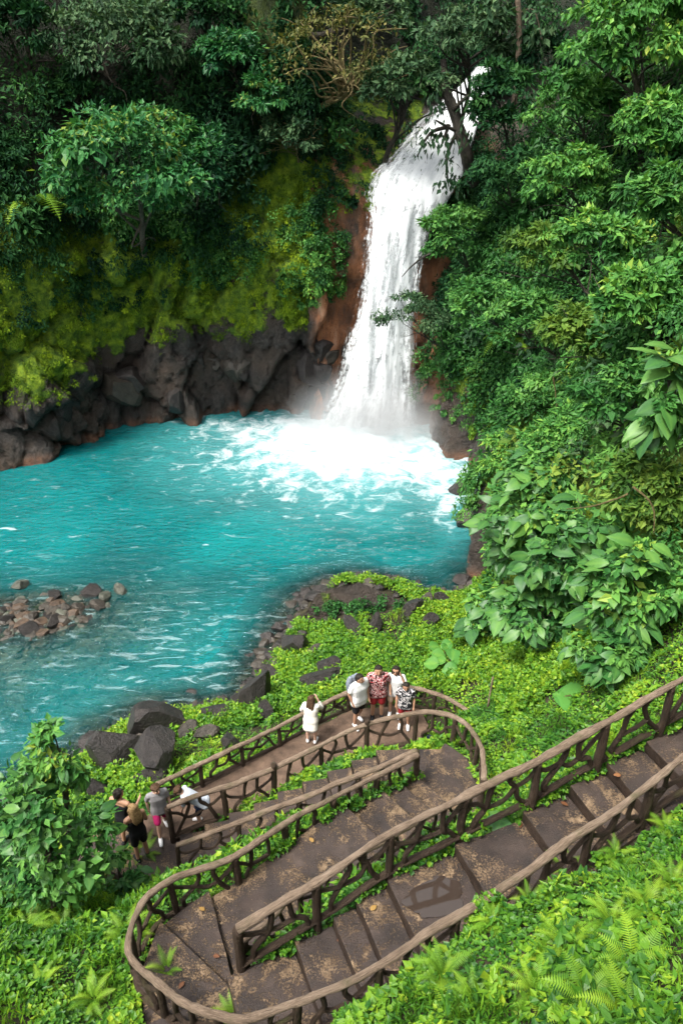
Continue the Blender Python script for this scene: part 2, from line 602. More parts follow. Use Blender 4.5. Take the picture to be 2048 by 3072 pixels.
# winder: wedges round the end post
c0 = F1A + F1D * (-0.03) * 6.46
arc = [F1A + F1P * F1W + F1D * (-0.2), np.array([-0.98, 3.95]), np.array([-1.75, 4.15]), np.array([-2.45, 4.75]), np.array([-2.75, 5.5]), np.array([-2.62, 6.25]), np.array([-2.02, 6.80])]
arc[0] = F1A - F1D * 0.194 + F1P * F1W
hub = F1A + np.array([-0.12, 0.05])
for k in range(6):
    h0 = hub if k else F1A - F1D * 0.194
    quad(h0, arc[k], arc[k + 1], hub + np.array([0.0, 0.012]), Z0 - 0.13 * (k + 1))
f2s = [0.0, 0.60, 0.79, 0.90, 1.0]
f2z = [5.30, 5.05, 4.85, 4.66]
F2R0 = hub + np.array([0.03, 0.1])
for k in range(4):
    a = F2A + (F2B - F2A) * f2s[k]; b = F2A + (F2B - F2A) * f2s[k + 1]
    ra = a + F2P * F2W if k else F2R0
    quad(a, ra, b + F2P * F2W, b, f2z[k])
# landing and F3
LZ = 4.46
STEPS.append(('landing', np.array([F2B, F2B + F2P * F2W, [2.62, 9.25], [2.5, 10.2], [2.1, 10.6]]), LZ))
f3n = 9
f3far = [np.array([2.15, 10.75]), np.array([-3.5, 9.66])]
for k in range(f3n):
    t0, t1 = k / f3n, (k + 1) / f3n
    a0 = F3A * (1 - t0) + F3B * t0; a1 = F3A * (1 - t1) + F3B * t1
    n3 = nrm(np.array([-(F3B - F3A)[1], (F3B - F3A)[0]])) * -1.02
    b0 = a0 + n3 if k else np.array([2.1, 10.6])
    quad(a0, b0, a1 + n3, a1, LZ - 0.19 * (k + 1))
DECK_Z = 2.70
DECK = np.array([[-3.45, 9.62], [-1.7, 10.62], [0.18, 11.62], [1.19, 12.0], [1.75, 12.1], [2.1, 12.75], [1.9, 13.45], [0.3, 13.3], [-1.2, 12.3], [-2.4, 11.5], [-3.9, 10.45], [-4.4, 9.9]])
LOWPATH = np.array([[-3.1, 8.72], [-3.02, 9.6], [-3.45, 9.62], [-4.4, 9.9], [-5.4, 9.7], [-5.3, 8.5], [-4.2, 8.1]])

CT = []


def ctl(x, y, z):
    CT.append((x, y, z))


for nm, q, z in STEPS:
    c = q.mean(0)
    for p in list(q) + [c]:
        e = p + (p - c) * 0.08
        ctl(e[0], e[1], z - 0.14)
for p in DECK:
    ctl(p[0], p[1], DECK_Z - 0.2)
for p in LOWPATH:
    ctl(p[0], p[1], DECK_Z - 0.22)
ctl(-0.3, 12.0, DECK_Z - 0.2)
SHORE = np.array([(-16, 5), (-12.5, 8.5), (-9.4, 11.6), (-7.4, 13.8), (-6.6, 15.0), (-5.5, 15.75), (-4.4, 15.9), (-3.2, 16.2), (-2.7, 17.4), (-2.2, 18.8), (-1.75, 20.2),
                  (-1.2, 21.6), (0.2, 22.5), (2.0, 22.2), (3.6, 21.4), (4.6, 22.0), (5.4, 24.0)])
SH = resample(np.c_[SHORE, np.zeros(len(SHORE))], 0.6)
shn = nrm(np.gradient(SH, axis=0)); SHN = np.stack([-shn[:, 1], shn[:, 0]], 1)     # towards the water
for p, n in zip(SH[:, :2], SHN):
    ctl(p[0], p[1], 0.02)
    ctl(p[0] + n[0] * 1.0, p[1] + n[1] * 1.0, -0.42)
    ctl(p[0] + n[0] * 3.0, p[1] + n[1] * 3.0, -2.2)
    ctl(p[0] - n[0] * 0.7, p[1] - n[1] * 0.7, 0.45)
for px, py, z in ((880, 2020, 1.1), (1000, 1950, 1.2), (1150, 1900, 1.2), (1300, 1850, 1.2), (1300, 1980, 2.0), (1420, 1950, 2.6), (1200, 2010, 2.0), (1450, 2080, 3.4),
                  (560, 2260, 1.7), (430, 2330, 1.6), (700, 2180, 1.3), (300, 2400, 1.5), (1500, 2180, 4.4), (1550, 2080, 4.6), (1650, 2080, 5.4), (1700, 2160, 5.8),
                  (1850, 2040, 6.6), (1980, 2020, 7.6), (1560, 2350, 5.3), (1700, 2280, 6.3), (1400, 2420, 5.2), (1500, 2300, 4.9),
                  (0, 3060, 5.9), (200, 3060, 5.9), (420, 3060, 5.9), (0, 2880, 5.1), (200, 2880, 5.2), (330, 2780, 5.1), (0, 2700, 4.2), (200, 2680, 4.0), (330, 2620, 3.9),
                  (500, 2680, 4.6), (560, 2620, 4.2), (720, 2540, 4.4), (860, 2460, 4.5), (0, 2450, 2.6),
                  (1000, 3060, 7.3), (1250, 3060, 8.2), (1500, 3060, 8.8), (1800, 3060, 9.3), (2040, 3060, 9.6), (1500, 2850, 7.9), (1800, 2850, 8.7), (2040, 2850, 9.2),
                  (1700, 2680, 8.1), (1900, 2600, 8.6), (2040, 2520, 8.8), (1350, 2850, 7.2), (1150, 2960, 6.95)):
    p = pz(px, py, z)
    ctl(*p)
for x, y, z in ((0, 0, 14.0), (-2, 0, 13.2), (2, 0, 14.4), (4, 0, 14.0), (-5, 0, 11.0), (0, 2, 10.6), (-3, 2, 8.6), (3, 2, 11.3), (6, 3, 11.4), (-8, 3, 6.0), (-8, 6, 4.0), (-7, 9, 2.2), (-11, 6, 1.6),
                (0, -8, 18), (-8, -8, 15), (7, -8, 18), (6.2, 8.2, 8.9), (8, 6, 10.5), (7, 12, 8.5), (7.5, 16, 7), (7.5, 20, 5.5), (5.2, 15, 3.2), (4.8, 18, 1.7), (5.4, 12.2, 5.6), (-14, 0, 5), (-3.7, 7.6, 3.5), (-4.8, 7.6, 3.3)):
    ctl(x, y, z)
for s_ in np.linspace(0.0, 0.74, 24):                               # slope on the viewer's side of the upper flight
    k_ = np.interp(s_, [0] + F1S, np.arange(len(F1S) + 1)); p_ = F1A + (F1B - F1A) * s_ + F1P * (f1w(s_) + 0.14)
    w_ = np.interp(s_, [0.02, 0.12, 0.6, 0.72], [0.25, 1, 1, 0.3])
    ctl(p_[0], p_[1], Z0 + RISE * k_ + 0.62 * w_)
    p_ = p_ + F1P * 0.2
    ctl(p_[0], p_[1], Z0 + RISE * k_ + 0.84 * w_)
    p_ = p_ + F1P * 0.35
    ctl(p_[0], p_[1], Z0 + RISE * k_ + 0.15 + 0.95 * w_)
for s_ in np.linspace(0.77, 1.2, 12):
    k_ = np.interp(s_, [0] + F1S, np.arange(len(F1S) + 1)); p_ = F1A + (F1B - F1A) * s_ + F1P * (f1w(s_) + 0.14)
    ctl(p_[0], p_[1], Z0 + RISE * k_ - 0.02); p_ = p_ + F1P * 0.4; ctl(p_[0], p_[1], Z0 + RISE * k_ + 0.22)
CT = np.array(CT)
_n = len(CT)
_D = np.hypot(CT[:, None, 0] - CT[None, :, 0], CT[:, None, 1] - CT[None, :, 1])
_A = np.zeros((_n + 3, _n + 3))
_A[:_n, :_n] = _D - np.eye(_n) * 0.03
_A[:_n, _n] = 1; _A[:_n, _n + 1:] = CT[:, :2]
_A[_n:, :_n] = _A[:_n, _n:].T
_W = np.linalg.lstsq(_A, np.r_[CT[:, 2], 0, 0, 0], rcond=None)[0]


def in_poly(x, y, poly):
    r = np.zeros(len(x), bool)
    n = len(poly)
    for i in range(n):
        x0, y0 = poly[i]; x1, y1 = poly[(i + 1) % n]
        c = (y0 > y) != (y1 > y)
        with np.errstate(divide='ignore', invalid='ignore'):
            xi = (x1 - x0) * (y - y0) / (y1 - y0 + 1e-12) + x0
        r ^= c & (x < xi)
    return r


def grow(poly, d):
    c = poly.mean(0)
    v = poly - c
    return c + v * (1 + d / np.maximum(np.linalg.norm(v, axis=1, keepdims=True), 0.05))


FLOORS = [(grow(q, 0.05), z) for _, q, z in STEPS] + [(grow(DECK, 0.1), DECK_Z), (grow(LOWPATH, 0.1), DECK_Z - 0.01)]


def terrain_raw(x, y):
    z = np.empty(len(x))
    for i in range(0, len(x), 20000):
        sl = slice(i, i + 20000)
        d = np.hypot(x[sl, None] - CT[None, :, 0], y[sl, None] - CT[None, :, 1])
        z[sl] = d @ _W[:_n] + _W[_n] + _W[_n + 1] * x[sl] + _W[_n + 2] * y[sl]
    return z


GX0, GY0, GS = -18.0, -9.0, 0.2
_gx = np.arange(GX0, 11.01, GS); _gy = np.arange(GY0, 27.01, GS)
_GX, _GY = np.meshgrid(_gx, _gy, indexing='ij')
_GZ = terrain_raw(_GX.ravel(), _GY.ravel()).reshape(_GX.shape)


def terrain(x, y, rough=True):
    x = np.atleast_1d(np.asarray(x, float)); y = np.atleast_1d(np.asarray(y, float))
    u = np.clip((x - GX0) / GS, 0, len(_gx) - 1.001); w = np.clip((y - GY0) / GS, 0, len(_gy) - 1.001)
    i = u.astype(int); j = w.astype(int); fu = u - i; fw = w - j
    z = _GZ[i, j] * (1 - fu) * (1 - fw) + _GZ[i + 1, j] * fu * (1 - fw) + _GZ[i, j + 1] * (1 - fu) * fw + _GZ[i + 1, j + 1] * fu * fw
    if rough:
        z = z + 0.10 * fbm(np.c_[x, y, 0 * x] * 1.3, 4, 6)
    for poly, fz in FLOORS:
        m = in_poly(x, y, poly)
        z[m] = np.minimum(z[m], fz - 0.10)
    return z


def on_floor(x, y, margin=0.0):
    r = np.zeros(len(x), bool)
    for _, q, z in STEPS:
        r |= in_poly(x, y, grow(q, margin) if margin else q)
    r |= in_poly(x, y, grow(DECK, margin) if margin else DECK)
    r |= in_poly(x, y, grow(LOWPATH, margin) if margin else LOWPATH)
    return r


tx = np.arange(-17, 10.01, 0.15); ty = np.arange(-8, 25.51, 0.15)
TX, TY = np.meshgrid(tx, ty, indexing='ij')
TZ = terrain(TX.ravel(), TY.ravel())
ground = link('ground', raw_mesh('ground', np.c_[TX.ravel(), TY.ravel(), TZ], grid_faces(len(tx), len(ty)), [M_SOIL]))
tag(ground, 'dark soil slope under the plants around the stairway', 'ground', kind='structure')

# ------------------------------------------------------------------ river bed with the gravel bar
BAR = pz(120, 1835, 0.0)[:2]


def bed(x, y):
    a = math.radians(12)
    dx, dy = x - BAR[0], y - BAR[1]
    u = dx * math.cos(a) + dy * math.sin(a); w = -dx * math.sin(a) + dy * math.cos(a)
    e = np.sqrt((np.where(u > 0, u / 5.6, u / 9.0)) ** 2 + (np.where(w > 0, w / 2.7, w / 4.6)) ** 2)
    z = -2.4 + 2.38 * np.exp(-(e ** 2.0) * 0.50)
    e2 = np.sqrt(((x + 12.5) / 8.0) ** 2 + ((y - 17.3) / 3.6) ** 2)
    z = np.maximum(z, -2.4 + 2.0 * np.exp(-e2 ** 2 * 0.7))
    return z + 0.10 * fbm(np.c_[x, y, 0 * x] * 0.9, 4, 71)


bx_ = np.arange(-48, 9.3, 0.3); by_ = np.arange(3, 44, 0.3)
BX, BY = np.meshgrid(bx_, by_, indexing='ij')
BZ = bed(BX.ravel(), BY.ravel())
rb = link('river_bed', raw_mesh('river_bed', np.c_[BX.ravel(), BY.ravel(), BZ], grid_faces(len(bx_), len(by_)), [M_PEBBLE]))
tag(rb, 'brown pebble bed showing through the shallow water', 'river bed', kind='structure')

# ------------------------------------------------------------------ pool
FALL_X, FALL_Y = 1.7, 36.6


def water_material():
    m, nt, out = new_mat('turquoise water')
    v = coords(nt, 'World')
    # colour: milky turquoise with drifting lighter and darker bodies
    body = ramp(nt, noise_n(nt, v, 0.16, 4, 0.55, 0.6), [(0.3, (0.000, 0.070, 0.074)), (0.5, (0.000, 0.112, 0.118)), (0.72, (0.001, 0.160, 0.166))])
    at = nd(nt, 'ShaderNodeAttribute', attribute_name='foam')
    vf = coords(nt, 'World', (1, 1, 1))
    fine = noise_n(nt, vf, 1.0, 10, 0.72, 0.45)
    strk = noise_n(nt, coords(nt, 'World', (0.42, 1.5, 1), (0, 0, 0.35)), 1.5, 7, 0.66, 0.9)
    fsum = math_n(nt, 'ADD', at.outputs['Fac'], math_n(nt, 'MULTIPLY', math_n(nt, 'SUBTRACT', fine, 0.5), 2.9))
    foam = ramp(nt, fsum, [(0.48, 0.0), (0.72, 0.42), (1.12, 1.0)])
    fl = ramp(nt, math_n(nt, 'ADD', strk, math_n(nt, 'MULTIPLY', at.outputs['Fac'], 0.12)), [(0.635, 0.0), (0.75, 0.7)])  # thin foam streaks, also tinting sky glints into the colour
    rp = nd(nt, 'ShaderNodeAttribute', attribute_name='sky_glint')
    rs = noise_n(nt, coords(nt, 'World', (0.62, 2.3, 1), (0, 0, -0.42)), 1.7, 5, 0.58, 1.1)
    glint_fac = math_n(nt, 'MULTIPLY', ramp(nt, math_n(nt, 'ADD', rs, math_n(nt, 'MULTIPLY', rp.outputs['Fac'], 0.06)), [(0.60, 0.0), (0.70, 0.42)]), rp.outputs['Fac'])  # pale streaks painted into the water colour as sky glints
    foam = math_n(nt, 'MAXIMUM', math_n(nt, 'MAXIMUM', foam, fl), glint_fac, True)  # from here on the foam mask also carries the painted glints
    milky = ramp(nt, at.outputs['Fac'], [(0.0, 0.0), (0.5, 0.22), (0.85, 0.6), (1.0, 0.85)])
    body = mix_c(nt, milky, body, (0.17, 0.40, 0.42))
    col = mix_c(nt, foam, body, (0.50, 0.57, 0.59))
    df = bsdf(nt, None, col, 0.55, None, 0.0)
    sh = nd(nt, 'ShaderNodeAttribute', attribute_name='shallow')
    tp = nd(nt, 'ShaderNodeBsdfTransparent', Color=(0.80, 0.93, 0.88, 1))
    mx = nt.nodes.new('ShaderNodeMixShader')
    shf = math_n(nt, 'MULTIPLY', sh.outputs['Fac'], math_n(nt, 'SUBTRACT', 1.0, foam), True)
    nt.links.new(shf, mx.inputs[0]); nt.links.new(df.outputs[0], mx.inputs[1]); nt.links.new(tp.outputs[0], mx.inputs[2])
    h = math_n(nt, 'ADD', noise_n(nt, coords(nt, 'World', (0.8, 1.7, 1), (0, 0, 0.3)), 2.6, 4, 0.55, 0.4), math_n(nt, 'MULTIPLY', noise_n(nt, v, 7.0, 4, 0.6), 0.35))
    bn = bump_n(nt, h, 1.0, 0.24)
    gl = nd(nt, 'ShaderNodeBsdfGlossy', Roughness=0.06)
    nt.links.new(bn, gl.inputs['Normal'])
    fr = nd(nt, 'ShaderNodeFresnel', IOR=1.33)
    nt.links.new(bn, fr.inputs['Normal'])
    m2 = nt.nodes.new('ShaderNodeMixShader')
    frm = math_n(nt, 'MULTIPLY', fr.outputs[0], math_n(nt, 'SUBTRACT', 1.0, math_n(nt, 'MULTIPLY', foam, 0.8)))
    nt.links.new(frm, m2.inputs[0]); nt.links.new(mx.outputs[0], m2.inputs[1]); nt.links.new(gl.outputs[0], m2.inputs[2])
    nt.links.new(m2.outputs[0], out.inputs['Surface'])
    return m


wx = np.arange(-48, 8.6, 0.12); wy = np.arange(4, 42, 0.12)
WX, WY = np.meshgrid(wx, wy, indexing='ij')
wxr, wyr = WX.ravel(), WY.ravel()
fd = np.hypot((wxr - FALL_X) / 1.25, (wyr - FALL_Y + 1.0) * 1.0)
near = np.clip(1 - fd / 9, 0, 1)
P3 = np.c_[wxr, wyr, 0 * wxr]
Wz = 0.05 * fbm(P3 * np.array([0.7, 1.5, 1]), 3, 61) + 0.035 * fbm(P3 * np.array([2.0, 3.6, 1]), 3, 62)
outflow = np.clip((24 - wyr) / 8, 0, 1)
Wz += outflow * 0.10 * (1 - np.abs(fbm(np.c_[wxr * 0.55 + 0.25 * wyr, wyr * 2.1 - 0.5 * wxr, 0 * wxr], 2, 63)) * 2.2)
Wz += near * 0.5 * fbm(P3 * 0.9, 4, 64) + np.exp(-(fd / 3.0) ** 2) * 0.35
foam = np.clip(1.30 - np.hypot((wxr - FALL_X + 1.2) / 1.35, wyr - FALL_Y + 2.2) / 7.2, 0, 1.25) ** 1.2 * 0.95
foam += 0.26 * np.exp(-(((wyr - 37.3 + 0.10 * (wxr + 8)) / 1.3) ** 2)) * np.clip((wxr + 14) / 8, 0, 1) * (wxr < 0)        # along the cliff foot
foam += 0.35 * np.exp(-((wxr - 4.9) / 1.1) ** 2) * np.clip((wyr - 22) / 5, 0, 1) * np.clip((34 - wyr) / 3, 0, 1)
foam = foam + 0.10 * np.clip((30 - wyr) / 10, 0, 1) * 0
deep = np.maximum(bed(wxr, wyr), -9.0)
tmask = (wxr > -17) & (wxr < 10) & (wyr < 25.4)
deep[tmask] = np.maximum(deep[tmask], terrain(wxr[tmask], wyr[tmask]))
shallow = np.clip(np.exp(np.clip(deep, -9, 0) / 0.85) * 1.08, 0, 0.95)
shallow = shallow * np.clip((deep + 2.0) / 0.8, 0, 1)
sky_glint = np.clip((25 - wyr) / 4.5, 0, 1) * np.clip(1.1 - 0.6 * np.clip(fbm(P3 * 0.22, 2, 66) + 0.2, 0, 1), 0, 1)  # where the painted sky glints lie, towards the outflow
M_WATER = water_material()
keep = np.ones(len(wxr), bool)
gf = grid_faces(len(wx), len(wy))
dq = deep[gf].min(1)
gf = gf[dq < 0.35]
used = np.unique(gf)
remap = np.full(len(wxr), -1); remap[used] = np.arange(len(used))
pool = link('water', raw_mesh('water', np.c_[wxr, wyr, Wz][used], remap[gf], [M_WATER], True, {'foam': foam[used], 'shallow': shallow[used], 'sky_glint': sky_glint[used]}))
tag(pool, 'opaque turquoise pool with white foam under the waterfall and ripples towards the outflow', 'water', kind='structure')


# ------------------------------------------------------------------ waterfall: layered sheets of falling water
def fall_material(name, dens, seed):
    m, nt, out = new_mat(name)
    tc = nt.nodes.new('ShaderNodeUVMap'); tc.uv_map = 'UVMap'
    mp = nd(nt, 'ShaderNodeMapping', Scale=(7.0, 1.3, 1.0), Location=(seed * 3.1, seed * 1.7, 0))
    nt.links.new(tc.outputs[0], mp.inputs['Vector'])
    st = noise_n(nt, mp.outputs[0], 2.0, 9, 0.66, 0.7)
    mp2 = nd(nt, 'ShaderNodeMapping', Scale=(6.0, 5.0, 1.0), Location=(seed * 5.1, seed * 2.7, 0))
    nt.links.new(tc.outputs[0], mp2.inputs['Vector'])
    dr = noise_n(nt, mp2.outputs[0], 4.5, 8, 0.75, 0.3)
    at = nd(nt, 'ShaderNodeAttribute', attribute_name='cover')
    s = math_n(nt, 'ADD', at.outputs['Fac'], math_n(nt, 'MULTIPLY', math_n(nt, 'SUBTRACT', st, 0.5), 2.6))
    s = math_n(nt, 'ADD', s, math_n(nt, 'MULTIPLY', math_n(nt, 'SUBTRACT', dr, 0.5), 2.0))
    al = ramp(nt, s, [(0.5 - dens, 0.0), (0.95 - dens, 0.92)])
    col = ramp(nt, math_n(nt, 'ADD', math_n(nt, 'MULTIPLY', st, 0.6), math_n(nt, 'MULTIPLY', dr, 0.4)), [(0.30, (0.50, 0.54, 0.56)), (0.48, (0.68, 0.71, 0.73)), (0.64, (0.84, 0.86, 0.87))])
    d = nt.nodes.new('ShaderNodeBsdfDiffuse')
    nt.links.new(col, d.inputs['Color'])
    nt.links.new(bump_n(nt, st, 0.3, 0.2), d.inputs['Normal'])
    tl = nt.nodes.new('ShaderNodeBsdfTranslucent')
    nt.links.new(col, tl.inputs['Color'])
    mt = nd(nt, 'ShaderNodeMixShader', Fac=0.3)
    nt.links.new(d.outputs[0], mt.inputs[1]); nt.links.new(tl.outputs[0], mt.inputs[2])
    tp = nt.nodes.new('ShaderNodeBsdfTransparent')
    mx = nt.nodes.new('ShaderNodeMixShader')
    nt.links.new(al, mx.inputs[0]); nt.links.new(tp.outputs[0], mx.inputs[1]); nt.links.new(mt.outputs[0], mx.inputs[2])
    nt.links.new(mx.outputs[0], out.inputs['Surface'])
    return m


# photo rows: row, left column, right column, distance, coverage at left / centre
FROWS = [(200, 1425, 1475, 47.5), (255, 1375, 1455, 46.6), (330, 1285, 1440, 44.6), (400, 1225, 1420, 42.8), (470, 1160, 1400, 41.4), (520, 1112, 1385, 40.3), (580, 1096, 1350, 39.7),
         (680, 1098, 1292, 39.25), (800, 1084, 1264, 38.85), (920, 1062, 1252, 38.5), (1040, 1032, 1248, 38.15), (1140, 1006, 1250, 37.8), (1230, 965, 1255, 37.4), (1300, 930, 1265, 36.9)]
fa = np.array(FROWS, float)
waterfall = empty('waterfall', (FALL_X, FALL_Y, 0), 'tall white waterfall plunging between mossy cliff and jungle into the pool', 'waterfall')
waterfall['kind'] = 'structure'
for li, (off, dens, wide) in enumerate(((0.0, 0.10, 1.08), (0.45, 0.02, 1.05), (0.9, -0.12, 1.0))):
    nr, nc = 150, 44
    rr = np.linspace(fa[0, 0], fa[-1, 0], nr)
    Vv = np.zeros((nr, nc, 3)); cov = np.zeros((nr, nc)); uv = np.zeros((nr, nc, 2))
    for i, r in enumerate(rr):
        l = np.interp(r, fa[:, 0], fa[:, 1]); rt = np.interp(r, fa[:, 0], fa[:, 2]); Y = np.interp(r, fa[:, 0], fa[:, 3])
        mid = (l + rt) / 2
        lower = np.clip((r - 520) / 100, 0, 1)
        A = pY(mid + (l - mid) * wide, r, Y); B = pY(mid + (rt - mid) * wide, r, Y)
        t = np.linspace(0, 1, nc)
        Vv[i] = A * (1 - t[:, None]) + B * t[:, None]
        Vv[i, :, 1] -= (off + 0.5 * np.sin(t * math.pi) * lower)
        # thin and broken at the left below the ledge, dense in the middle
        core = 0.60 - 0.14 * lower
        wd = np.where(t < core, 0.44 - 0.08 * lower, 0.42)
        base = 1.10 * np.exp(-((t - core) / (wd * 1.12)) ** 4) - 0.10
        edge = np.minimum(t, 1 - t)
        cov[i] = base * np.clip(edge / 0.03, 0, 1) + (1 - np.clip(edge / 0.03, 0, 1)) * -0.6
        cov[i] += 0.25 * np.clip((t - 0.5) / 0.3, 0, 1) * np.clip((1 - t) / 0.06, 0, 1)
        if r < 600:
            cov[i] += 0.25 * np.clip(edge / 0.05, 0, 1)
        uv[i, :, 0] = t; uv[i, :, 1] = r / 300.0
    Vf = Vv.reshape(-1, 3)
    Vf[:, 1] -= 0.35 * fbm(Vf * np.array([2.2, 0.5, 0.35]), 4, 80 + li)
    me = raw_mesh('falling_water', Vf, grid_faces(nr, nc)[:, ::-1], [fall_material('falling water %d' % li, dens, li + 1)], True, {'cover': cov.ravel()})
    ul = me.uv_layers.new(name='UVMap')
    li_idx = np.empty(len(me.loops), np.int32); me.loops.foreach_get('vertex_index', li_idx)
    ul.data.foreach_set('uv', uv.reshape(-1, 2)[li_idx].astype(np.float32).ravel())
    link('falling_water', me, waterfall).matrix_parent_inverse = Matrix.Translation((-FALL_X, -FALL_Y, 0))


# mist where the fall strikes the pool
def mist_material(dens):
    m, nt, out = new_mat('mist')
    tc = nt.nodes.new('ShaderNodeTexCoord')
    vm = nt.nodes.new('ShaderNodeVectorMath'); vm.operation = 'LENGTH'
    nt.links.new(tc.outputs['Object'], vm.inputs[0])
    fall = math_n(nt, 'SUBTRACT', 1.0, vm.outputs['Value'], True)
    fall = math_n(nt, 'POWER', fall, 1.8)
    nz = ramp(nt, noise_n(nt, tc.outputs['Object'], 2.6, 3, 0.6), [(0.3, 0.25), (0.65, 1.0)])
    d = math_n(nt, 'MULTIPLY', math_n(nt, 'MULTIPLY', fall, nz), dens)
    pv = nd(nt, 'ShaderNodeVolumePrincipled')
    pv.inputs['Color'].default_value = (0.97, 0.98, 1, 1)
    pv.inputs['Anisotropy'].default_value = 0.2
    nt.links.new(d, pv.inputs['Density'])
    nt.links.new(pv.outputs[0], out.inputs['Volume'])
    return m


bmm = bmesh.new()
bmesh.ops.create_icosphere(bmm, subdivisions=3, radius=1.0)
mist_me = bpy.data.meshes.new('mist'); bmm.to_mesh(mist_me); bmm.free()
mist_me.materials.append(mist_material(2.2))
mist = link('mist', mist_me, None, (FALL_X - 0.1, FALL_Y - 0.9, 0.2), None, (5.6, 3.4, 4.0))
tag(mist, 'white spray mist hanging where the waterfall hits the pool', 'mist', kind='stuff')

# ================================================================== STAIRWAY
def concrete_material():
    m, nt, out = new_mat('worn concrete')
    v = coords(nt, 'World')
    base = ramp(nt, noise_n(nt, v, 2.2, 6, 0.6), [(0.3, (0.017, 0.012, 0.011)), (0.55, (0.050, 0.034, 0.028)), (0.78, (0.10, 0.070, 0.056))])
    speck = noise_n(nt, v, 38.0, 5, 0.7)
    patch = noise_n(nt, v, 2.3, 7, 0.68, 0.5)
    lf = ramp(nt, math_n(nt, 'ADD', math_n(nt, 'MULTIPLY', speck, 0.55), math_n(nt, 'MULTIPLY', patch, 0.75)), [(0.66, 0.0), (0.73, 0.85)])
    lich = ramp(nt, noise_n(nt, v, 14.0, 4), [(0.3, (0.15, 0.095, 0.052)), (0.7, (0.36, 0.25, 0.15))])
    c = mix_c(nt, lf, base, lich)
    gr = noise_n(nt, v, 70.0, 3, 0.7)
    c = mix_c(nt, 0.55, c, ramp(nt, gr, [(0.3, 0.35), (0.7, 1.0)]), 'MULTIPLY')
    rough = ramp(nt, noise_n(nt, v, 1.9, 4), [(0.35, 0.32), (0.65, 0.8)])
    h = math_n(nt, 'ADD', math_n(nt, 'MULTIPLY', gr, 0.6), math_n(nt, 'ADD', math_n(nt, 'MULTIPLY', speck, 0.6), math_n(nt, 'MULTIPLY', lf, 0.35)))
    bsdf(nt, out, c, rough, bump_n(nt, h, 0.8, 0.03), 0.45)
    return m


M_CONC = concrete_material()
M_DECK = simple_mat('trodden brown deck', (0.050, 0.032, 0.022), (0.150, 0.098, 0.068), 3.5, 0.75, 0.9, 0.3, 'World', 0.05)


def slab_mesh(name, poly, z, thick, mat, seed=0, bev=0.02, cell=0.16):
    """slab with a worn, slightly uneven top and rounded edge"""
    bm = bmesh.new()
    vs_ = [bm.verts.new((p[0], p[1], z)) for p in poly]
    f = bm.faces.new(vs_)
    if f.normal.z < 0:
        f.normal_flip()
    bm.normal_update()
    if f.normal.z < 0:
        bmesh.ops.reverse_faces(bm, faces=[f])
    r = bmesh.ops.extrude_face_region(bm, geom=[f])
    low = [e for e in r['geom'] if isinstance(e, bmesh.types.BMVert)]
    # the extruded copy becomes the top, the first face the underside
    for v_ in vs_:
        v_.co.z -= thick
    bm.normal_update()
    top_edges = [e for e in bm.edges if all(abs(v_.co.z - z) < 1e-5 for v_ in e.verts)]
    side = [e for e in bm.edges if abs(e.verts[0].co.z - e.verts[1].co.z) > 0.01]
    bmesh.ops.bevel(bm, geom=top_edges + side, offset=bev, segments=2, profile=0.6, affect='EDGES')
    long_e = [e for e in bm.edges if e.calc_length() > 0.3]
    bmesh.ops.subdivide_edges(bm, edges=long_e, cuts=4, use_grid_fill=True)
    bmesh.ops.triangulate(bm, faces=[f_ for f_ in bm.faces if len(f_.verts) > 4])
    co = np.array([v_.co[:] for v_ in bm.verts])
    d = 0.020 * fbm(co * 2.3, 3, 200 + seed) + 0.008 * fbm(co * 9, 2, 210 + seed)
    d2 = 0.030 * fbm(co * 3.1, 2, 230 + seed)
    for v_, a, b in zip(bm.verts, d, d2):
        v_.co.z += a; v_.co.x += b; v_.co.y -= b * 0.7
    bmesh.ops.recalc_face_normals(bm, faces=bm.faces[:])
    me = bpy.data.meshes.new(name)
    bm.to_mesh(me); bm.free()
    for p in me.polygons:
        p.use_smooth = False
    me.materials.append(mat)
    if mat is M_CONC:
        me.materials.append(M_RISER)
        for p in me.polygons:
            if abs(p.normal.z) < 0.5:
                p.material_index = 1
    return me


M_RISER = simple_mat('muddy shaded riser', (0.012, 0.008, 0.006), (0.050, 0.033, 0.024), 5.0, 0.5, 0.8, 0.4, 'World', 0.03)  # mud tone, darkened further to paint in contact shade on vertical faces
stairs = empty('stairway', (F1A[0], F1A[1], Z0 - 1.0), 'brown concrete stairway zigzagging down the slope between branch railings', 'stairway')
stairs['kind'] = 'structure'
inv = Matrix.Translation((-F1A[0], -F1A[1], -(Z0 - 1.0)))
for k, (nm, q, z) in enumerate(STEPS):
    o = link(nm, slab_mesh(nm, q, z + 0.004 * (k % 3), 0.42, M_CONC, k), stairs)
    o.matrix_parent_inverse = inv
deck = link('deck', slab_mesh('deck', DECK, DECK_Z, 0.35, M_DECK, 91, 0.03))
tag(deck, 'brown viewing deck beside the pool where visitors stand', 'platform', kind='structure')
path = link('path', slab_mesh('path', LOWPATH, DECK_Z - 0.012, 0.3, M_CONC, 92, 0.02))
tag(path, 'grey stone path at the foot of the stairway', 'path', kind='structure')

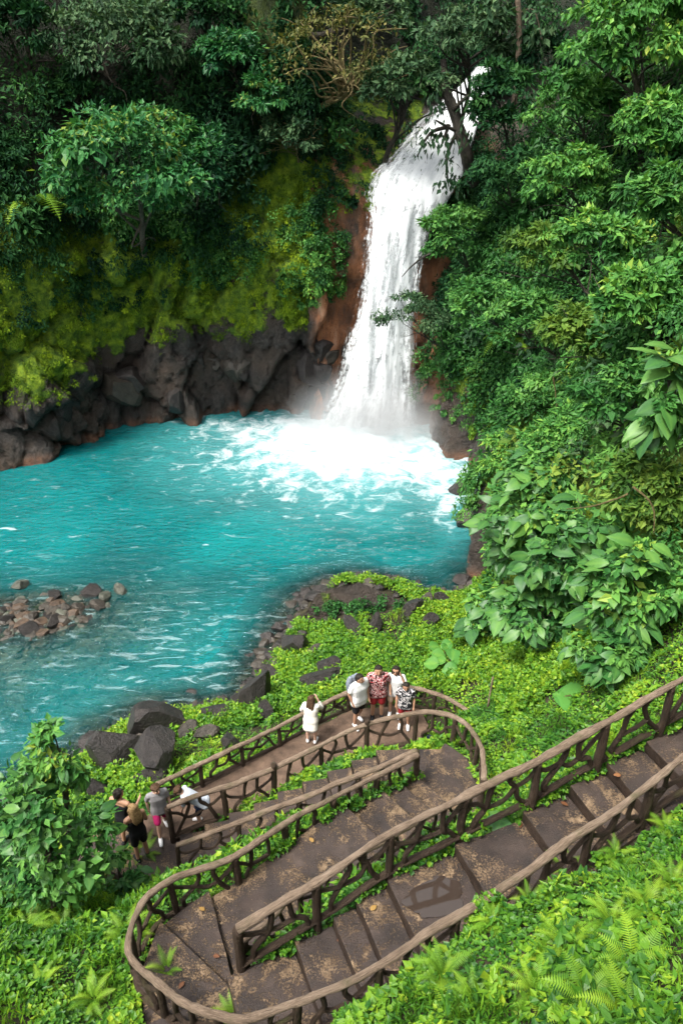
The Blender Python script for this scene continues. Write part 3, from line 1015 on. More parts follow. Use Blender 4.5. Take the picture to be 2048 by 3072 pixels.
# puddle on the wide tread below the riser
m_p, nt, out = new_mat('puddle water')
v = coords(nt, 'World')
b = bsdf(nt, out, (0.035, 0.025, 0.02), 0.03, bump_n(nt, noise_n(nt, v, 9, 2), 0.03, 0.01), 0.9)
b.inputs['IOR'].default_value = 1.45
pc = F1A + (F1B - F1A) * ((F1S[3] + F1S[4]) / 2 - 0.01) + F1P * 0.50
ang = np.linspace(0, 2 * math.pi, 40, endpoint=False)
rad = 1 + 0.38 * fbm(np.c_[np.cos(ang), np.sin(ang), 0 * ang] * 1.9, 3, 5)
pp = np.array([pc + F1D * (0.40 * r * math.cos(a)) + F1P * (0.27 * r * math.sin(a)) for a, r in zip(ang, rad)])
pv_ = np.c_[pp, np.full(40, Z0 + RISE * 4 + 0.026)]
pv_ = np.concatenate([pv_, [[pc[0], pc[1], Z0 + RISE * 4 + 0.027]]])
pt_ = np.stack([np.arange(40), (np.arange(40) + 1) % 40, np.full(40, 40)], 1)
pud = link('puddle', raw_mesh('puddle', pv_, pt_, [m_p]))
tag(pud, 'rain puddle reflecting the sky on a wide stair tread', 'puddle', kind='structure')


# ================================================================== BRANCH RAILINGS
def bark_material(name, c1, c2, c3):
    m, nt, out = new_mat(name)
    v = coords(nt, 'World')
    ba = nd(nt, 'ShaderNodeAttribute', attribute_name='bark')
    mp = nd(nt, 'ShaderNodeMapping', Scale=(1.6, 1.0, 1.0))
    nt.links.new(ba.outputs['Vector'], mp.inputs['Vector'])
    grain = noise_n(nt, mp.outputs[0], 4.5, 8, 0.72, 0.4)
    patch = noise_n(nt, v, 3.2, 4, 0.6)
    c = ramp(nt, math_n(nt, 'ADD', math_n(nt, 'MULTIPLY', grain, 0.65), math_n(nt, 'MULTIPLY', patch, 0.35)), [(0.34, c1), (0.5, c2), (0.68, c3)])
    g = nt.nodes.new('ShaderNodeNewGeometry')
    sp = nt.nodes.new('ShaderNodeSeparateXYZ')
    nt.links.new(g.outputs['Normal'], sp.inputs[0])
    mossf = math_n(nt, 'MULTIPLY', ramp(nt, noise_n(nt, v, 2.3, 4, 0.6), [(0.56, 0.0), (0.68, 0.55)]), ramp(nt, sp.outputs['Z'], [(0.2, 0.2), (0.8, 1.0)]))
    c = mix_c(nt, mossf, c, (0.085, 0.095, 0.03))
    h = math_n(nt, 'ADD', math_n(nt, 'MULTIPLY', grain, 1.4), noise_n(nt, v, 12, 4))
    bsdf(nt, out, c, 0.62, bump_n(nt, h, 1.0, 0.05), 0.3)
    return m


M_RAIL = bark_material('weathered pole bark', (0.085, 0.058, 0.040), (0.255, 0.185, 0.132), (0.46, 0.355, 0.27))
M_POST = bark_material('wet shaded branch bark', (0.020, 0.013, 0.009), (0.062, 0.040, 0.027), (0.125, 0.085, 0.058))  # darker than the handrail: wet bark, with shade painted into the colour


def along(path, s):
    """point at arc length s on a polyline"""
    d = np.r_[0, np.cumsum(np.linalg.norm(np.diff(path, axis=0), axis=1))]
    return np.array([np.interp(s, d, path[:, k]) for k in range(3)])


def length(path):
    return float(np.linalg.norm(np.diff(path, axis=0), axis=1).sum())


def railing(label, pts, h, spacing=1.25, r_top=0.062, r_post=0.058, r_br=0.034, posts=None, tall=(), seed=0, lower=0.16, low_until=None, foot=0.35):
    rg = random.Random(seed)
    P = resample(np.array(pts, float), 0.09)
    P[:, 2] += 0.030 * fbm(P * 1.3, 2, seed + 3)
    P[:, :2] += 0.024 * np.c_[fbm(P * 1.7, 2, seed + 5), fbm(P * 1.7, 2, seed + 6)]
    base = P[0] - np.array([0, 0, h])
    root = empty('branch_railing', base, label, 'railing', 'rustic branch railings')
    iv = Matrix.Translation(-Vector(base))

    def part(nm, tubes, mt):
        o = link(nm, tubes_mesh(nm, tubes, [mt]), root)
        o.matrix_parent_inverse = iv
    part('handrail', [(P, r_top * (1 + 0.10 * np.sin(np.arange(len(P)) * 0.13 + seed) + 0.5 * np.clip(fbm(P * 3.1, 2, seed + 40) - 0.2, 0, 1)), 12, 0.30)], M_RAIL)
    L = length(P)
    if posts is None:
        n = max(2, int(round(L / spacing)) + 1)
        posts = [L * k / (n - 1) for k in range(n)]
    dz_top = lambda s: along(P, s)
    for k, s in enumerate(posts):
        t = along(P, min(s, L))
        up = 0.13 if k in tall else -0.02
        b0 = t - np.array([0, 0, h + foot])
        mid = (t + b0) / 2 + np.array([rg.uniform(-.02, .02), rg.uniform(-.02, .02), 0])
        part('post', [(resample([b0, mid, t + np.array([0, 0, up])], 0.12), r_post * rg.uniform(0.9, 1.15), 8, 0.14)], M_POST)
    q = np.array([along(P, s) for s in np.linspace(0, L, max(4, int(L / 0.25)))])
    q[:, 2] -= h - lower
    q[:, 2] += 0.03 * fbm(q * 1.9, 2, seed + 8)
    part('lower_rail', [(resample(q, 0.12), r_br * 1.28, 8, 0.18)], M_POST)

    def at(s, f):
        t = along(P, s)
        return t - np.array([0, 0, (h - lower) * (1 - f)]) + np.array([rg.uniform(-.012, .012), rg.uniform(-.012, .012), 0])
    for k in range(len(posts) - 1):
        a, b_ = posts[k], posts[k + 1]
        w = b_ - a
        if w < 0.35:
            continue
        fl = rg.random() < 0.5

        def X(u):
            return a + w * (1 - u if fl else u)
        j = lambda x, d=0.05: x + rg.uniform(-d, d)
        m1 = (j(0.30), j(0.52, 0.1)); m2 = (j(0.66), j(0.50, 0.1))
        part('branch', [(resample([at(X(j(0.10)), 0.0), at(X(j(0.20)), 0.30), at(X(m1[0]), m1[1]), at(X(j(0.34)), 0.8), at(X(j(0.32)), 1.0)], 0.06), r_br * rg.uniform(0.85, 1.1), 7, 0.2)], M_POST)
        part('branch', [(resample([at(X(j(0.58)), 1.0), at(X(j(0.60)), 0.78), at(X(m2[0]), m2[1]), at(X(j(0.80)), 0.26), at(X(j(0.82)), 0.0)], 0.06), r_br * rg.uniform(0.85, 1.1), 7, 0.2)], M_POST)
        part('branch', [(resample([at(X(m1[0]), m1[1]), at(X(j(0.46)), j(0.40)), at(X(m2[0]), m2[1])], 0.06), r_br * 0.85, 7, 0.2)], M_POST)
        if w > 0.8 and rg.random() < 0.6:
            part('branch', [(resample([at(X(m1[0]), m1[1]), at(X(j(0.14)), 0.66), at(X(0.01), j(0.82))], 0.06), r_br * 0.8, 7, 0.2)], M_POST)
        if w > 0.8 and rg.random() < 0.8:
            part('branch', [(resample([at(X(m2[0]), m2[1]), at(X(j(0.85)), 0.62), at(X(0.985), j(0.78))], 0.06), r_br * 0.8, 7, 0.2)], M_POST)
    return root


def px3(l):
    return [pz(*t) for t in l]


def s_at(P, pts):
    """arc lengths of the nearest places to the given points"""
    P = np.asarray(P); d = np.r_[0, np.cumsum(np.linalg.norm(np.diff(P, axis=0), axis=1))]
    return [float(d[np.argmin(((P[:, :2] - np.asarray(q)[:2]) ** 2).sum(1))]) for q in pts]


# upper flight, pool side
r1 = []
for s in np.linspace(0, 1.14, 14):
    k = np.interp(s, [0] + F1S, np.arange(len(F1S) + 1))
    p = F1A + (F1B - F1A) * s - F1P * 0.02
    r1.append((p[0], p[1], Z0 + RISE * k * 0.97 + 0.93 - 0.05 * (s < 0.02)))
railing('long branch railing on the pool side of the upper flight, ending at the turn post', r1, 0.95, 1.05, 0.050, 0.060, 0.038, seed=1)
# outer railing of the upper flight, round the turn and down the second flight
outer = [(5.6, 6.85, 9.25), (4.95, 6.55, 9.0)] + px3([(2048, 2274, 8.62), (1843, 2434, 8.28), (1649, 2560, 8.06), (1470, 2690, 7.9), (1297, 2794, 7.74), (1160, 2885, 7.52), (1029, 2955, 7.36), (853, 3020, 7.1),
                                                    (726, 3054, 6.94), (637, 3042, 6.8), (541, 3003, 6.66), (462, 2939, 6.5), (391, 2872, 6.38), (386, 2815, 6.3), (412, 2741, 6.2), (446, 2688, 6.15),
                                                    (529, 2633, 6.08), (653, 2588, 6.0), (733, 2548, 5.95), (884, 2450, 5.75), (1000, 2394, 5.62), (1191, 2299, 5.36), (1252, 2266, 5.28)])
railing('railing that curves round the lower stair turn and runs down the second flight', outer, 0.92, 1.0, 0.049, 0.056, 0.037, seed=2)
# inner railing of the second flight, half hidden behind the upper one
r3 = [(F1A[0] + 0.05, F1A[1] + 0.16, 6.62), (-0.95, 5.75, 6.42), (-0.62, 6.25, 6.2), (0.6, 7.25, 5.95), (1.35, 7.85, 5.7), (2.2, 8.5, 5.5)]
railing('inner railing of the second flight showing just behind the upper handrail', r3, 0.9, 1.2, 0.05, 0.05, 0.032, seed=3)
# third flight
r4 = [(1.42, 9.68, 5.26), (0.5, 9.46, 4.92), (-0.8, 9.18, 4.5), (-2.0, 8.93, 4.12), (-3.04, 8.70, 3.82)]
railing('short-posted railing of the lowest flight meeting the hairpin end post', r4, 0.88, 1.15, 0.05, 0.05, 0.032, seed=4)
# deck, stair side, sweeping up round the landing
r5 = px3([(502, 2422, 3.74), (560, 2400, 3.74), (717, 2345, 3.74), (875, 2280, 3.76), (1048, 2192, 3.86), (1182, 2150, 4.08), (1300, 2137, 4.42), (1385, 2165, 4.84), (1437, 2228, 5.16), (1452, 2290, 5.3), (1450, 2340, 5.36)])
P5 = resample(np.array(r5), 0.09)
railing('arched railing between the deck and the lowest flight, sweeping round the landing', r5, 1.05, 1.1, 0.052, 0.056, 0.038, tall=(2, 4), seed=5)
# deck, pool side
r6 = [(-3.86, 10.42, 3.42), (-3.0, 11.0, 3.38), (-2.26, 11.5, 3.36), (-1.0, 12.45, 3.3), (0.2, 13.28, 3.26), (1.1, 13.55, 3.26)]
railing('thin railing on the pool side of the deck where visitors lean', r6, 0.66, 1.05, 0.052, 0.046, 0.032, seed=6, lower=0.1)
r7 = [(1.5, 13.5, 3.3), (2.0, 13.25, 3.36), (2.6, 12.85, 3.4), (3.2, 12.35, 3.36), (3.45, 11.9, 3.2)]
railing('thin railing closing the right end of the deck among bright ground cover', r7, 0.66, 0.85, 0.05, 0.046, 0.03, seed=7, lower=0.1)

# ================================================================== BOULDERS AND STONES
def rock_mesh(name, seed, cuts=14, sub=3, jag=0.05, mat=None, flat=True):
    rg = np.random.default_rng(seed)
    bm = bmesh.new()
    bmesh.ops.create_icosphere(bm, subdivisions=sub, radius=1.0)
    V = np.array([v_.co[:] for v_ in bm.verts])
    for _ in range(cuts):
        n = nrm(rg.normal(size=3))
        d = rg.uniform(0.48, 0.80)
        e = np.maximum(V @ n - d, 0)
        V = V - e[:, None] * n
    V = V * (1 + jag * fbm(V * 2.2 + seed, 4, seed)[:, None])
    V = V / np.abs(V).max(0)
    for v_, c in zip(bm.verts, V):
        v_.co = c
    me = bpy.data.meshes.new(name)
    bm.to_mesh(me); bm.free()
    for p in me.polygons:
        p.use_smooth = not flat
    if not flat:
        me.shade_smooth() if hasattr(me, 'shade_smooth') else None
        try:
            me.set_sharp_from_angle(angle=math.radians(16))
        except Exception:
            pass
    me.materials.append(mat or M_ROCK)
    return me


M_BOULD = simple_mat('dark wet boulder', (0.007, 0.006, 0.006), (0.040, 0.033, 0.030), 3.2, 0.45, 1.0, 0.45, 'Object', 0.08)
M_BROWN = simple_mat('brown shore stone', (0.016, 0.014, 0.011), (0.072, 0.060, 0.047), 1.6, 0.5, 0.8, 0.4, 'Object', 0.08)
M_RUST = simple_mat('rusty stone', (0.028, 0.020, 0.014), (0.105, 0.068, 0.044), 1.6, 0.55, 0.8, 0.35, 'Object', 0.08)
M_GREY = simple_mat('grey green stone', (0.030, 0.034, 0.026), (0.105, 0.108, 0.084), 1.6, 0.5, 0.8, 0.4, 'Object', 0.08)
ROCKS = [rock_mesh('boulder', 300 + k, 13, 4, 0.05, M_BOULD, False) for k in range(5)]
ROCKS_B = [rock_mesh('stone', 320 + k, 12, 3, 0.06, M_BROWN, False) for k in range(4)]


def on_bank(px, py, lift):
    """where the line of sight through a photo pixel comes down to `lift` above the near bank"""
    d = ray(px, py)
    ts = np.linspace(5, 40, 1400)
    q = np.array([0, 0, CAM_H]) + d * ts[:, None]
    tz = np.maximum(terrain(q[:, 0], q[:, 1], False), -0.5)
    h_ = np.argmax(q[:, 2] < tz + lift)
    return q[h_]


def boulder(px, py, z, w, d, h, label, mesh, rz=0.0, tilt=0.0, group='boulders along the near shore', cat='boulder', name='boulder'):
    """px, py: middle of the stone in the photo; w, d, h full size; z height of its middle"""
    p = on_bank(px, py, h * 0.36)
    o = link(name, mesh, None, p, (tilt, tilt * 0.6, rz), (w * 0.40, d * 0.40, h * 0.45))
    tag(o, label, cat, group)
    return p


B_SPOTS = [
    (468, 2168, 0.55, 1.9, 1.5, 1.5, 'largest black boulder at the water edge with a plant growing on its left flank', 0, 0.3, 0.1),
    (342, 2252, 0.5, 1.7, 1.5, 1.5, 'black angular boulder leftmost on the near shore', 1, 1.1, -0.15),
    (478, 2272, 0.9, 1.75, 1.4, 1.4, 'brown-topped black boulder in front of the largest shore boulder', 2, 2.0, 0.2),
    (408, 2232, 0.5, 1.0, 0.9, 0.9, 'small dark boulder squeezed between the three biggest shore boulders', 3, 0.5, 0.0),
    (772, 2078, 0.7, 1.15, 1.0, 1.6, 'upright pale-tipped grey boulder standing on the shore', 4, 0.9, 0.1),
    (716, 2105, 0.25, 0.8, 0.8, 0.8, 'rounded dark stone just left of the upright pale-tipped boulder', 0, 2.2, 0.0),
    (890, 1930, 0.4, 1.35, 1.15, 1.15, 'smooth rounded dark boulder half in the water below the mossy rock', 1, 3.0, 0.0),
    (940, 1955, 0.5, 0.8, 0.7, 0.6, 'small brown boulder right of the smooth rounded one', 3, 1.2, 0.0),
    (985, 2005, 1.0, 1.1, 0.9, 0.7, 'cracked boulder with white chips on top in the green bank', 2, 0.2, 0.0),
    (970, 2040, 1.2, 1.6, 1.0, 0.8, 'low brown boulder under the one with white chips', 4, 0.4, 0.0),
    (560, 2186, 0.6, 0.8, 0.7, 0.7, 'dark stone right of the largest shore boulder', 3, 0.9, 0.0),
    (640, 2150, 0.25, 1.5, 1.0, 0.6, 'flat brown boulder lying in the shallow edge', 2, 0.1, 0.0),
    (820, 2030, 0.2, 1.3, 1.0, 0.7, 'flat brown slab at the water edge right of the upright boulder', 4, 2.6, 0.0),
    (690, 2225, 1.7, 0.8, 0.7, 0.6, 'dark boulder close behind the deck railing', 1, 2.4, 0.0),
    (800, 2130, 1.3, 1.0, 0.7, 0.6, 'brown boulder in the green bank below the upright one', 0, 1.9, 0.0),
    (620, 2192, 1.0, 0.9, 0.7, 0.6, 'dark boulder among plants between the flat brown slab and the deck railing', 3, 0.3, 0.0),
    (445, 2340, 2.0, 1.1, 0.8, 0.6, 'dark slab behind the boy in the grey shirt', 2, 0.6, 0.0),
    (285, 2365, 1.6, 0.7, 0.6, 0.5, 'dark stone in the green bank up and left of the dark-haired woman', 1, 0.6, 0.0),
    (1130, 1868, 0.8, 0.9, 0.7, 0.6, 'brown boulder in front of the right half of the mossy rock', 4, 1.6, 0.0),
    (1250, 1825, 0.5, 1.5, 0.9, 0.8, 'brown boulder at the water edge right of the mossy rock', 0, 0.8, 0.0),
    (1275, 1800, 0.5, 0.7, 0.6, 0.8, 'pointed brown stone behind the boulder right of the mossy rock', 3, 0.8, 0.0),
    (1325, 1800, 0.5, 1.1, 0.7, 0.6, 'flat dark boulder at the right end of the near shore', 1, 0.2, 0.0),
    (1290, 1870, 0.9, 0.9, 0.7, 0.6, 'brown boulder under the bank shrubs near the right end of the shore', 2, 1.1, 0.0),
    (1060, 1880, 0.7, 1.3, 0.8, 0.7, 'split brown boulder at the foot of the mossy rock', 4, 2.5, 0.0),
    (1400, 1550, 0.6, 1.6, 1.6, 2.2, 'black rock jutting into foam on the right shore of the pool', 3, 0.5, 0.0),
    (1370, 1480, 0.3, 1.2, 1.2, 1.3, 'rusty wet rock at the right edge of the foam', 2, 0.5, 0.0),
]
for px, py, z, w, d, h, lab, k, rz, tl in B_SPOTS:
    boulder(px, py, z, w, d, h, lab, (ROCKS if k % 2 == 0 else [ROCKS[k], ROCKS_B[k % 4]][k == 3])[k] if k % 2 == 0 else (ROCKS[k] if k == 1 else ROCKS_B[2]), rz, tl)
# the big rock with a green cap
M_MOSSROCK = rock_material('mossy shore rock', True, False)
mr = rock_mesh('mossy_rock', 377, 10, 5, 0.09, M_MOSSROCK, False)
co = np.array([v_.co[:] for v_ in mr.vertices])
for nm_, vals in (('moss', np.clip(co[:, 2] * 0.30 + 0.12, -0.2, 0.5)), ('soil', np.zeros(len(co))), ('rust', np.zeros(len(co)))):
    a = mr.attributes.new(nm_, 'FLOAT', 'POINT'); a.data.foreach_set('value', vals.astype(np.float32))
MR_P = pz(1050, 1815, 0.75)
mro = link('boulder', mr, None, MR_P, (0.0, 0.0, 0.22), (1.85, 1.1, 0.9))
tag(mro, 'huge moss-covered rock lying at the shore with leafy plants on its near side', 'boulder')

# stones of the gravel bar and of the shallows
SM = []
for k, mt in enumerate((M_BROWN, M_BROWN, M_GREY, M_RUST, M_BOULD, M_GREY)):
    SM.append(rock_mesh('stone', 340 + k, 11, 2, 0.05, mt, False))
rg = np.random.default_rng(5)
named = [(62, 1757, .7, .5, .45, 'greenish stone at the far left edge of the gravel bar', 2), (165, 1785, .62, .5, .42, 'dark oval stone on the far side of the gravel bar', 4),
         (272, 1778, .8, .6, .6, 'dark pointed stone, tallest on the gravel bar', 4), (312, 1790, .7, .5, .35, 'pale grey slab next to the tallest stone of the gravel bar', 5),
         (362, 1768, .6, .4, .35, 'long stone at the right tip of the gravel bar', 5), (295, 1815, .65, .5, .45, 'dark brown block below the pale grey slab', 0),
         (20, 1858, .6, .5, .5, 'square dark stone at the left frame edge of the gravel bar', 4), (85, 1890, .75, .6, .55, 'rounded grey-brown boulder on the near side of the gravel bar', 4),
         (165, 1868, 1.1, .5, .45, 'long dark slab on the near side of the gravel bar', 4), (168, 1812, .5, .4, .35, 'pale rusty stone in the middle of the gravel bar', 3),
         (235, 1822, .5, .4, .35, 'brown wedge stone in the middle of the gravel bar', 0)]
for px, py, w, d, h, lab, k in named:
    p = pz(px, py, 0.06)
    tag(link('stone', SM[k], None, p, (rg.uniform(-.2, .2), rg.uniform(-.2, .2), rg.uniform(0, 6)), (w / 2, d / 2, h / 2)), lab, 'stone', 'stones of the gravel bar')
small_V = []
n_ok = 0
for _ in range(1400):
    px, py = rg.uniform(-10, 400), rg.uniform(1745, 1925)
    p = pz(px, py, 0.02)
    b0 = float(bed(np.array([p[0]]), np.array([p[1]]))[0])
    if b0 < -0.22 or n_ok >= 170:
        continue
    s = rg.choice([0.10, 0.13, 0.17, 0.22, 0.30]) * rg.uniform(0.8, 1.25)
    k = int(rg.choice([0, 1, 2, 3, 1, 4, 0, 5]))
    o = link('stone', SM[k], None, (p[0], p[1], b0 + s * 0.06), (rg.uniform(-.4, .4), rg.uniform(-.4, .4), rg.uniform(0, 6)), (s, s * rg.uniform(.6, .95), s * rg.uniform(.4, .75)))
    side = 'far side' if py < 1800 else ('near side' if py > 1862 else 'middle')
    part_ = 'left end' if px < 110 else ('right end' if px > 270 else 'central stretch')
    tag(o, 'small %s stone on the %s of the gravel bar, %s' % (('brown', 'brown', 'greenish grey', 'rusty', 'black', 'grey')[k], side, part_), 'stone', 'small stones of the gravel bar')
    n_ok += 1


def stuff_rocks(name, label, pts, sizes, mats, seed):
    """many small stones joined into one object"""
    rgx = np.random.default_rng(seed)
    src = []
    for me in SM[:4]:
        v_ = np.array([q.co[:] for q in me.vertices]); f_ = np.array([q.vertices[:] for q in me.polygons])
        src.append((v_, f_))
    Vs, Fs, mi, o = [], [], [], 0
    for p, s in zip(pts, sizes):
        k = rgx.integers(0, 4)
        v_, f_ = src[k]
        a = rgx.uniform(0, 6.28); c, sn = math.cos(a), math.sin(a)
        w = v_ * np.array([s, s * rgx.uniform(.6, 1), s * rgx.uniform(.4, .7)])
        w = np.c_[w[:, 0] * c - w[:, 1] * sn, w[:, 0] * sn + w[:, 1] * c, w[:, 2]] + p
        Vs.append(w); Fs.append(f_ + o); o += len(w); mi.append(np.full(len(f_), rgx.integers(0, len(mats))))
    me = raw_mesh(name, np.concatenate(Vs), np.concatenate(Fs), mats, False, None, np.concatenate(mi))
    ob = link(name, me)
    tag(ob, label, 'pebbles', kind='stuff')


pts, sz = [], []
while len(pts) < 1500:
    x, y = rg.uniform(-18, -5), rg.uniform(14.5, 24)
    b0 = float(bed(np.array([x]), np.array([y]))[0])
    if b0 > -0.75:
        s = rg.uniform(0.05, 0.13) if rg.random() < 0.85 else rg.uniform(0.15, 0.34)
        pts.append((x, y, b0 + s * 0.2)); sz.append(s)
stuff_rocks('river_pebbles', 'brown and greenish pebbles in the shallow water around the gravel bar', pts, sz, [M_BROWN, M_GREY, M_RUST, M_BROWN], 8)
pts, sz = [], []
for k in range(900):
    i = rg.integers(6, len(SH) - 4)
    off = rg.normal(0, 0.55) + 0.1
    x, y = SH[i, :2] + SHN[i] * off + rg.normal(0, 0.25, 2)
    if y < 12 or on_floor(np.array([x]), np.array([y]), 0.2)[0]:
        continue
    z = float(terrain([x], [y])[0])
    s = rg.uniform(0.06, 0.2) if rg.random() < 0.8 else rg.uniform(0.2, 0.42)
    pts.append((x, y, z + s * 0.15)); sz.append(s)
stuff_rocks('shore_pebbles', 'brown stones and rubble strewn along the near water edge', pts, sz, [M_BROWN, M_BOULD, M_BROWN, M_BOULD], 9)

# blocks standing proud of the cliff foot: pieces of the cliff
cidx = np.where((WK < 0.9) & (ZZ > -0.2) & (ZZ < 3.6) & (WP[:, 0] > -22))[0]
for i in rg.choice(cidx, 24, replace=False):
    s = rg.uniform(0.9, 1.8) * (1.25 - 0.2 * ZZ[i])
    p = WD[i] + ON[UI[i]] * s * 0.55
    o = link('rock', [ROCKS[int(rg.integers(0, 5))], ROCKS[int(rg.integers(0, 5))], ROCKS_B[int(rg.integers(0, 4))]][int(rg.integers(0, 3))], cliff, p, tuple(rg.uniform(0, 6, 3)), (s, s * rg.uniform(.6, .9), s * rg.uniform(.7, 1.2)))

# ================================================================== PLANTS
def rnd_unit(rg, n):
    return nrm(rg.normal(size=(n, 3)))


def leaf_arrays(P, N, D, L, W, fold=0.16, droop=0.12):
    """five-vertex folded leaves: P base points, N normals, D tip directions, L lengths, W widths"""
    D = nrm(D)
    N = nrm(N - D * (N * D).sum(1)[:, None])
    S = np.cross(D, N)
    L = L[:, None]; W = W[:, None]
    v0 = P
    v1 = P + D * L * 0.42 + S * W * 0.5
    v2 = P + D * L * 0.42 - S * W * 0.5
    v3 = P + D * L * 0.48 - N * W * fold
    v4 = P + D * L - N * L * droop
    V = np.stack([v0, v1, v2, v3, v4], 1).reshape(-1, 3)
    o = (np.arange(len(P)) * 5)[:, None]
    T = np.concatenate([o + np.array([0, 3, 1]), o + np.array([0, 2, 3]), o + np.array([1, 3, 4]), o + np.array([3, 2, 4])])
    return V, T


def leaf_mesh(name, P, N, D, L, W, tint, mats, fold=0.16, droop=0.12, mat_idx=None):
    V, T = leaf_arrays(P, N, D, L, W, fold, droop)
    fm = None if mat_idx is None else np.tile(mat_idx, 4)
    return raw_mesh(name, V, T, mats, False, {'tint': np.repeat(np.clip(tint, 0, 1), 5)}, fm)


def clump_leaves(rg, C, R, OUT, n, llen, lw=0.5, up=0.5, droop=0.45, flat=1.0, t0=None, tvar=0.18):
    """leaves on domes: C centres, R radii, OUT outward directions; returns arrays for leaf_mesh"""
    C = np.asarray(C, float); R = np.asarray(R, float)
    k = len(C)
    n = np.broadcast_to(np.asarray(n), (k,)).astype(int)
    idx = np.repeat(np.arange(k), n)
    m = len(idx)
    o = nrm(OUT[idx] * 0.75 + np.array([0, 0, up]) + rnd_unit(rg, m) * 0.95)
    r = R[idx] * (0.45 + 0.6 * rg.random(m) ** 0.55)
    d0 = o * r[:, None]
    d0[:, 2] *= flat
    P = C[idx] + d0
    N = nrm(o * 0.55 + np.array([0, 0, 0.75]) + rnd_unit(rg, m) * 0.5)
    D = nrm(o * 0.5 + np.array([0, 0, -1.0]) * (droop * rg.uniform(0.2, 2.2, k))[idx][:, None] + rnd_unit(rg, m) * 0.75)
    L = llen * rg.uniform(0.65, 1.3, m) * rg.uniform(0.65, 1.45, k)[idx]
    W = L * lw * rg.uniform(0.8, 1.2, m) * rg.uniform(0.7, 1.3, k)[idx]
    ct = rg.random(k) if t0 is None else np.asarray(t0)
    T = ct[idx] * 0.75 + 0.12 + rg.normal(0, tvar, m)
    return P, N, D, L, W, T


LM = {
    'dark': leaf_mat('dark jungle leaf', [(0.0, (0.005, 0.022, 0.012)), (0.5, (0.014, 0.058, 0.019)), (1.0, (0.042, 0.125, 0.032))], 0.6, 0.2, 0.07),
    'mid': leaf_mat('green jungle leaf', [(0.0, (0.016, 0.070, 0.018)), (0.5, (0.048, 0.165, 0.036)), (1.0, (0.125, 0.290, 0.055))], 0.42, 0.28),
    'bright': leaf_mat('bright green leaf', [(0.0, (0.028, 0.110, 0.026)), (0.5, (0.080, 0.240, 0.046)), (0.85, (0.170, 0.360, 0.060)), (1.0, (0.32, 0.42, 0.06))], 0.42, 0.3),
    'teal': leaf_mat('teal green leaf', [(0.0, (0.008, 0.050, 0.022)), (0.5, (0.028, 0.130, 0.036)), (0.85, (0.065, 0.210, 0.050)), (1.0, (0.22, 0.30, 0.05))], 0.42, 0.25),
    'grey': leaf_mat('grey green leaf', [(0.0, (0.012, 0.036, 0.016)), (0.5, (0.036, 0.088, 0.036)), (1.0, (0.105, 0.175, 0.075))], 0.55, 0.2, 0.12),
    'moss': leaf_mat('moss tuft', [(0.0, (0.030, 0.060, 0.006)), (0.5, (0.125, 0.220, 0.014)), (1.0, (0.32, 0.44, 0.024))], 0.8, 0.2, 0.05),
    'olive': leaf_mat('olive mossy leaf', [(0.0, (0.040, 0.055, 0.014)), (0.5, (0.110, 0.120, 0.030)), (0.8, (0.190, 0.160, 0.045)), (1.0, (0.24, 0.24, 0.09))], 0.55, 0.25),
    'ygreen': leaf_mat('yellow green leaf', [(0.0, (0.030, 0.085, 0.016)), (0.5, (0.090, 0.180, 0.026)), (1.0, (0.210, 0.300, 0.045))], 0.5, 0.3),
    'lime': leaf_mat('lime ground leaf', [(0.0, (0.026, 0.110, 0.014)), (0.35, (0.080, 0.220, 0.016)), (0.7, (0.185, 0.350, 0.022)), (1.0, (0.34, 0.46, 0.03))], 0.45, 0.35, 0.3),
    'big': leaf_mat('broad glossy leaf', [(0.0, (0.028, 0.090, 0.038)), (0.5, (0.055, 0.165, 0.036)), (1.0, (0.125, 0.270, 0.050))], 0.42, 0.25, 0.28, 0.3),
    'fern': leaf_mat('fern frond', [(0.0, (0.060, 0.170, 0.016)), (0.5, (0.160, 0.330, 0.024)), (1.0, (0.30, 0.44, 0.03))], 0.5, 0.35, 0.3, 0.25),
}
M_TRUNK = bark_material('tree bark', (0.030, 0.024, 0.018), (0.090, 0.075, 0.058), (0.21, 0.18, 0.14))
M_DTRUNK = bark_material('dark wet bark', (0.008, 0.007, 0.005), (0.022, 0.018, 0.013), (0.06, 0.05, 0.035))
M_TWIG = bark_material('mossy twig', (0.06, 0.045, 0.018), (0.17, 0.13, 0.05), (0.32, 0.27, 0.14))

rg = np.random.default_rng(77)


def wall_pick(mask, n):
    i = rg.choice(np.where(mask)[0], n)
    out = nrm(-ON[UI[i]] + np.array([0, 0, 0.35]))
    return WD[i] + rg.normal(0, 0.15, (n, 3)), out, i


def stuff_mesh(name, label, cat, me):
    o = link(name, me)
    tag(o, label, cat, kind='stuff')
    return o


# ---- undergrowth that covers the jungle walls as one mass
def mass(name, label, groups, cat='undergrowth'):
    arr, mi, mats = [], [], []
    for (mask, n, r0, r1, per, llen, lw, mk, kw) in groups:
        C, O, i = wall_pick(mask, n)
        R = rg.uniform(r0, r1, n)
        C = C + O * (R * 0.25)[:, None]
        zone = np.clip(0.5 + 0.8 * fbm(C * 0.25, 3, 400), 0, 1)
        a = clump_leaves(rg, C, R, O, per, llen, lw, t0=np.clip(zone + rg.normal(0, 0.22, n), 0, 1), **kw)
        arr.append(a)
        if LM[mk] not in mats:
            mats.append(LM[mk])
        mi.append(np.full(len(a[0]), mats.index(LM[mk])))
    A = [np.concatenate([a[k] for a in arr]) for k in range(6)]
    return stuff_mesh(name, label, cat, leaf_mesh(name, *A, mats, mat_idx=np.concatenate(mi)))


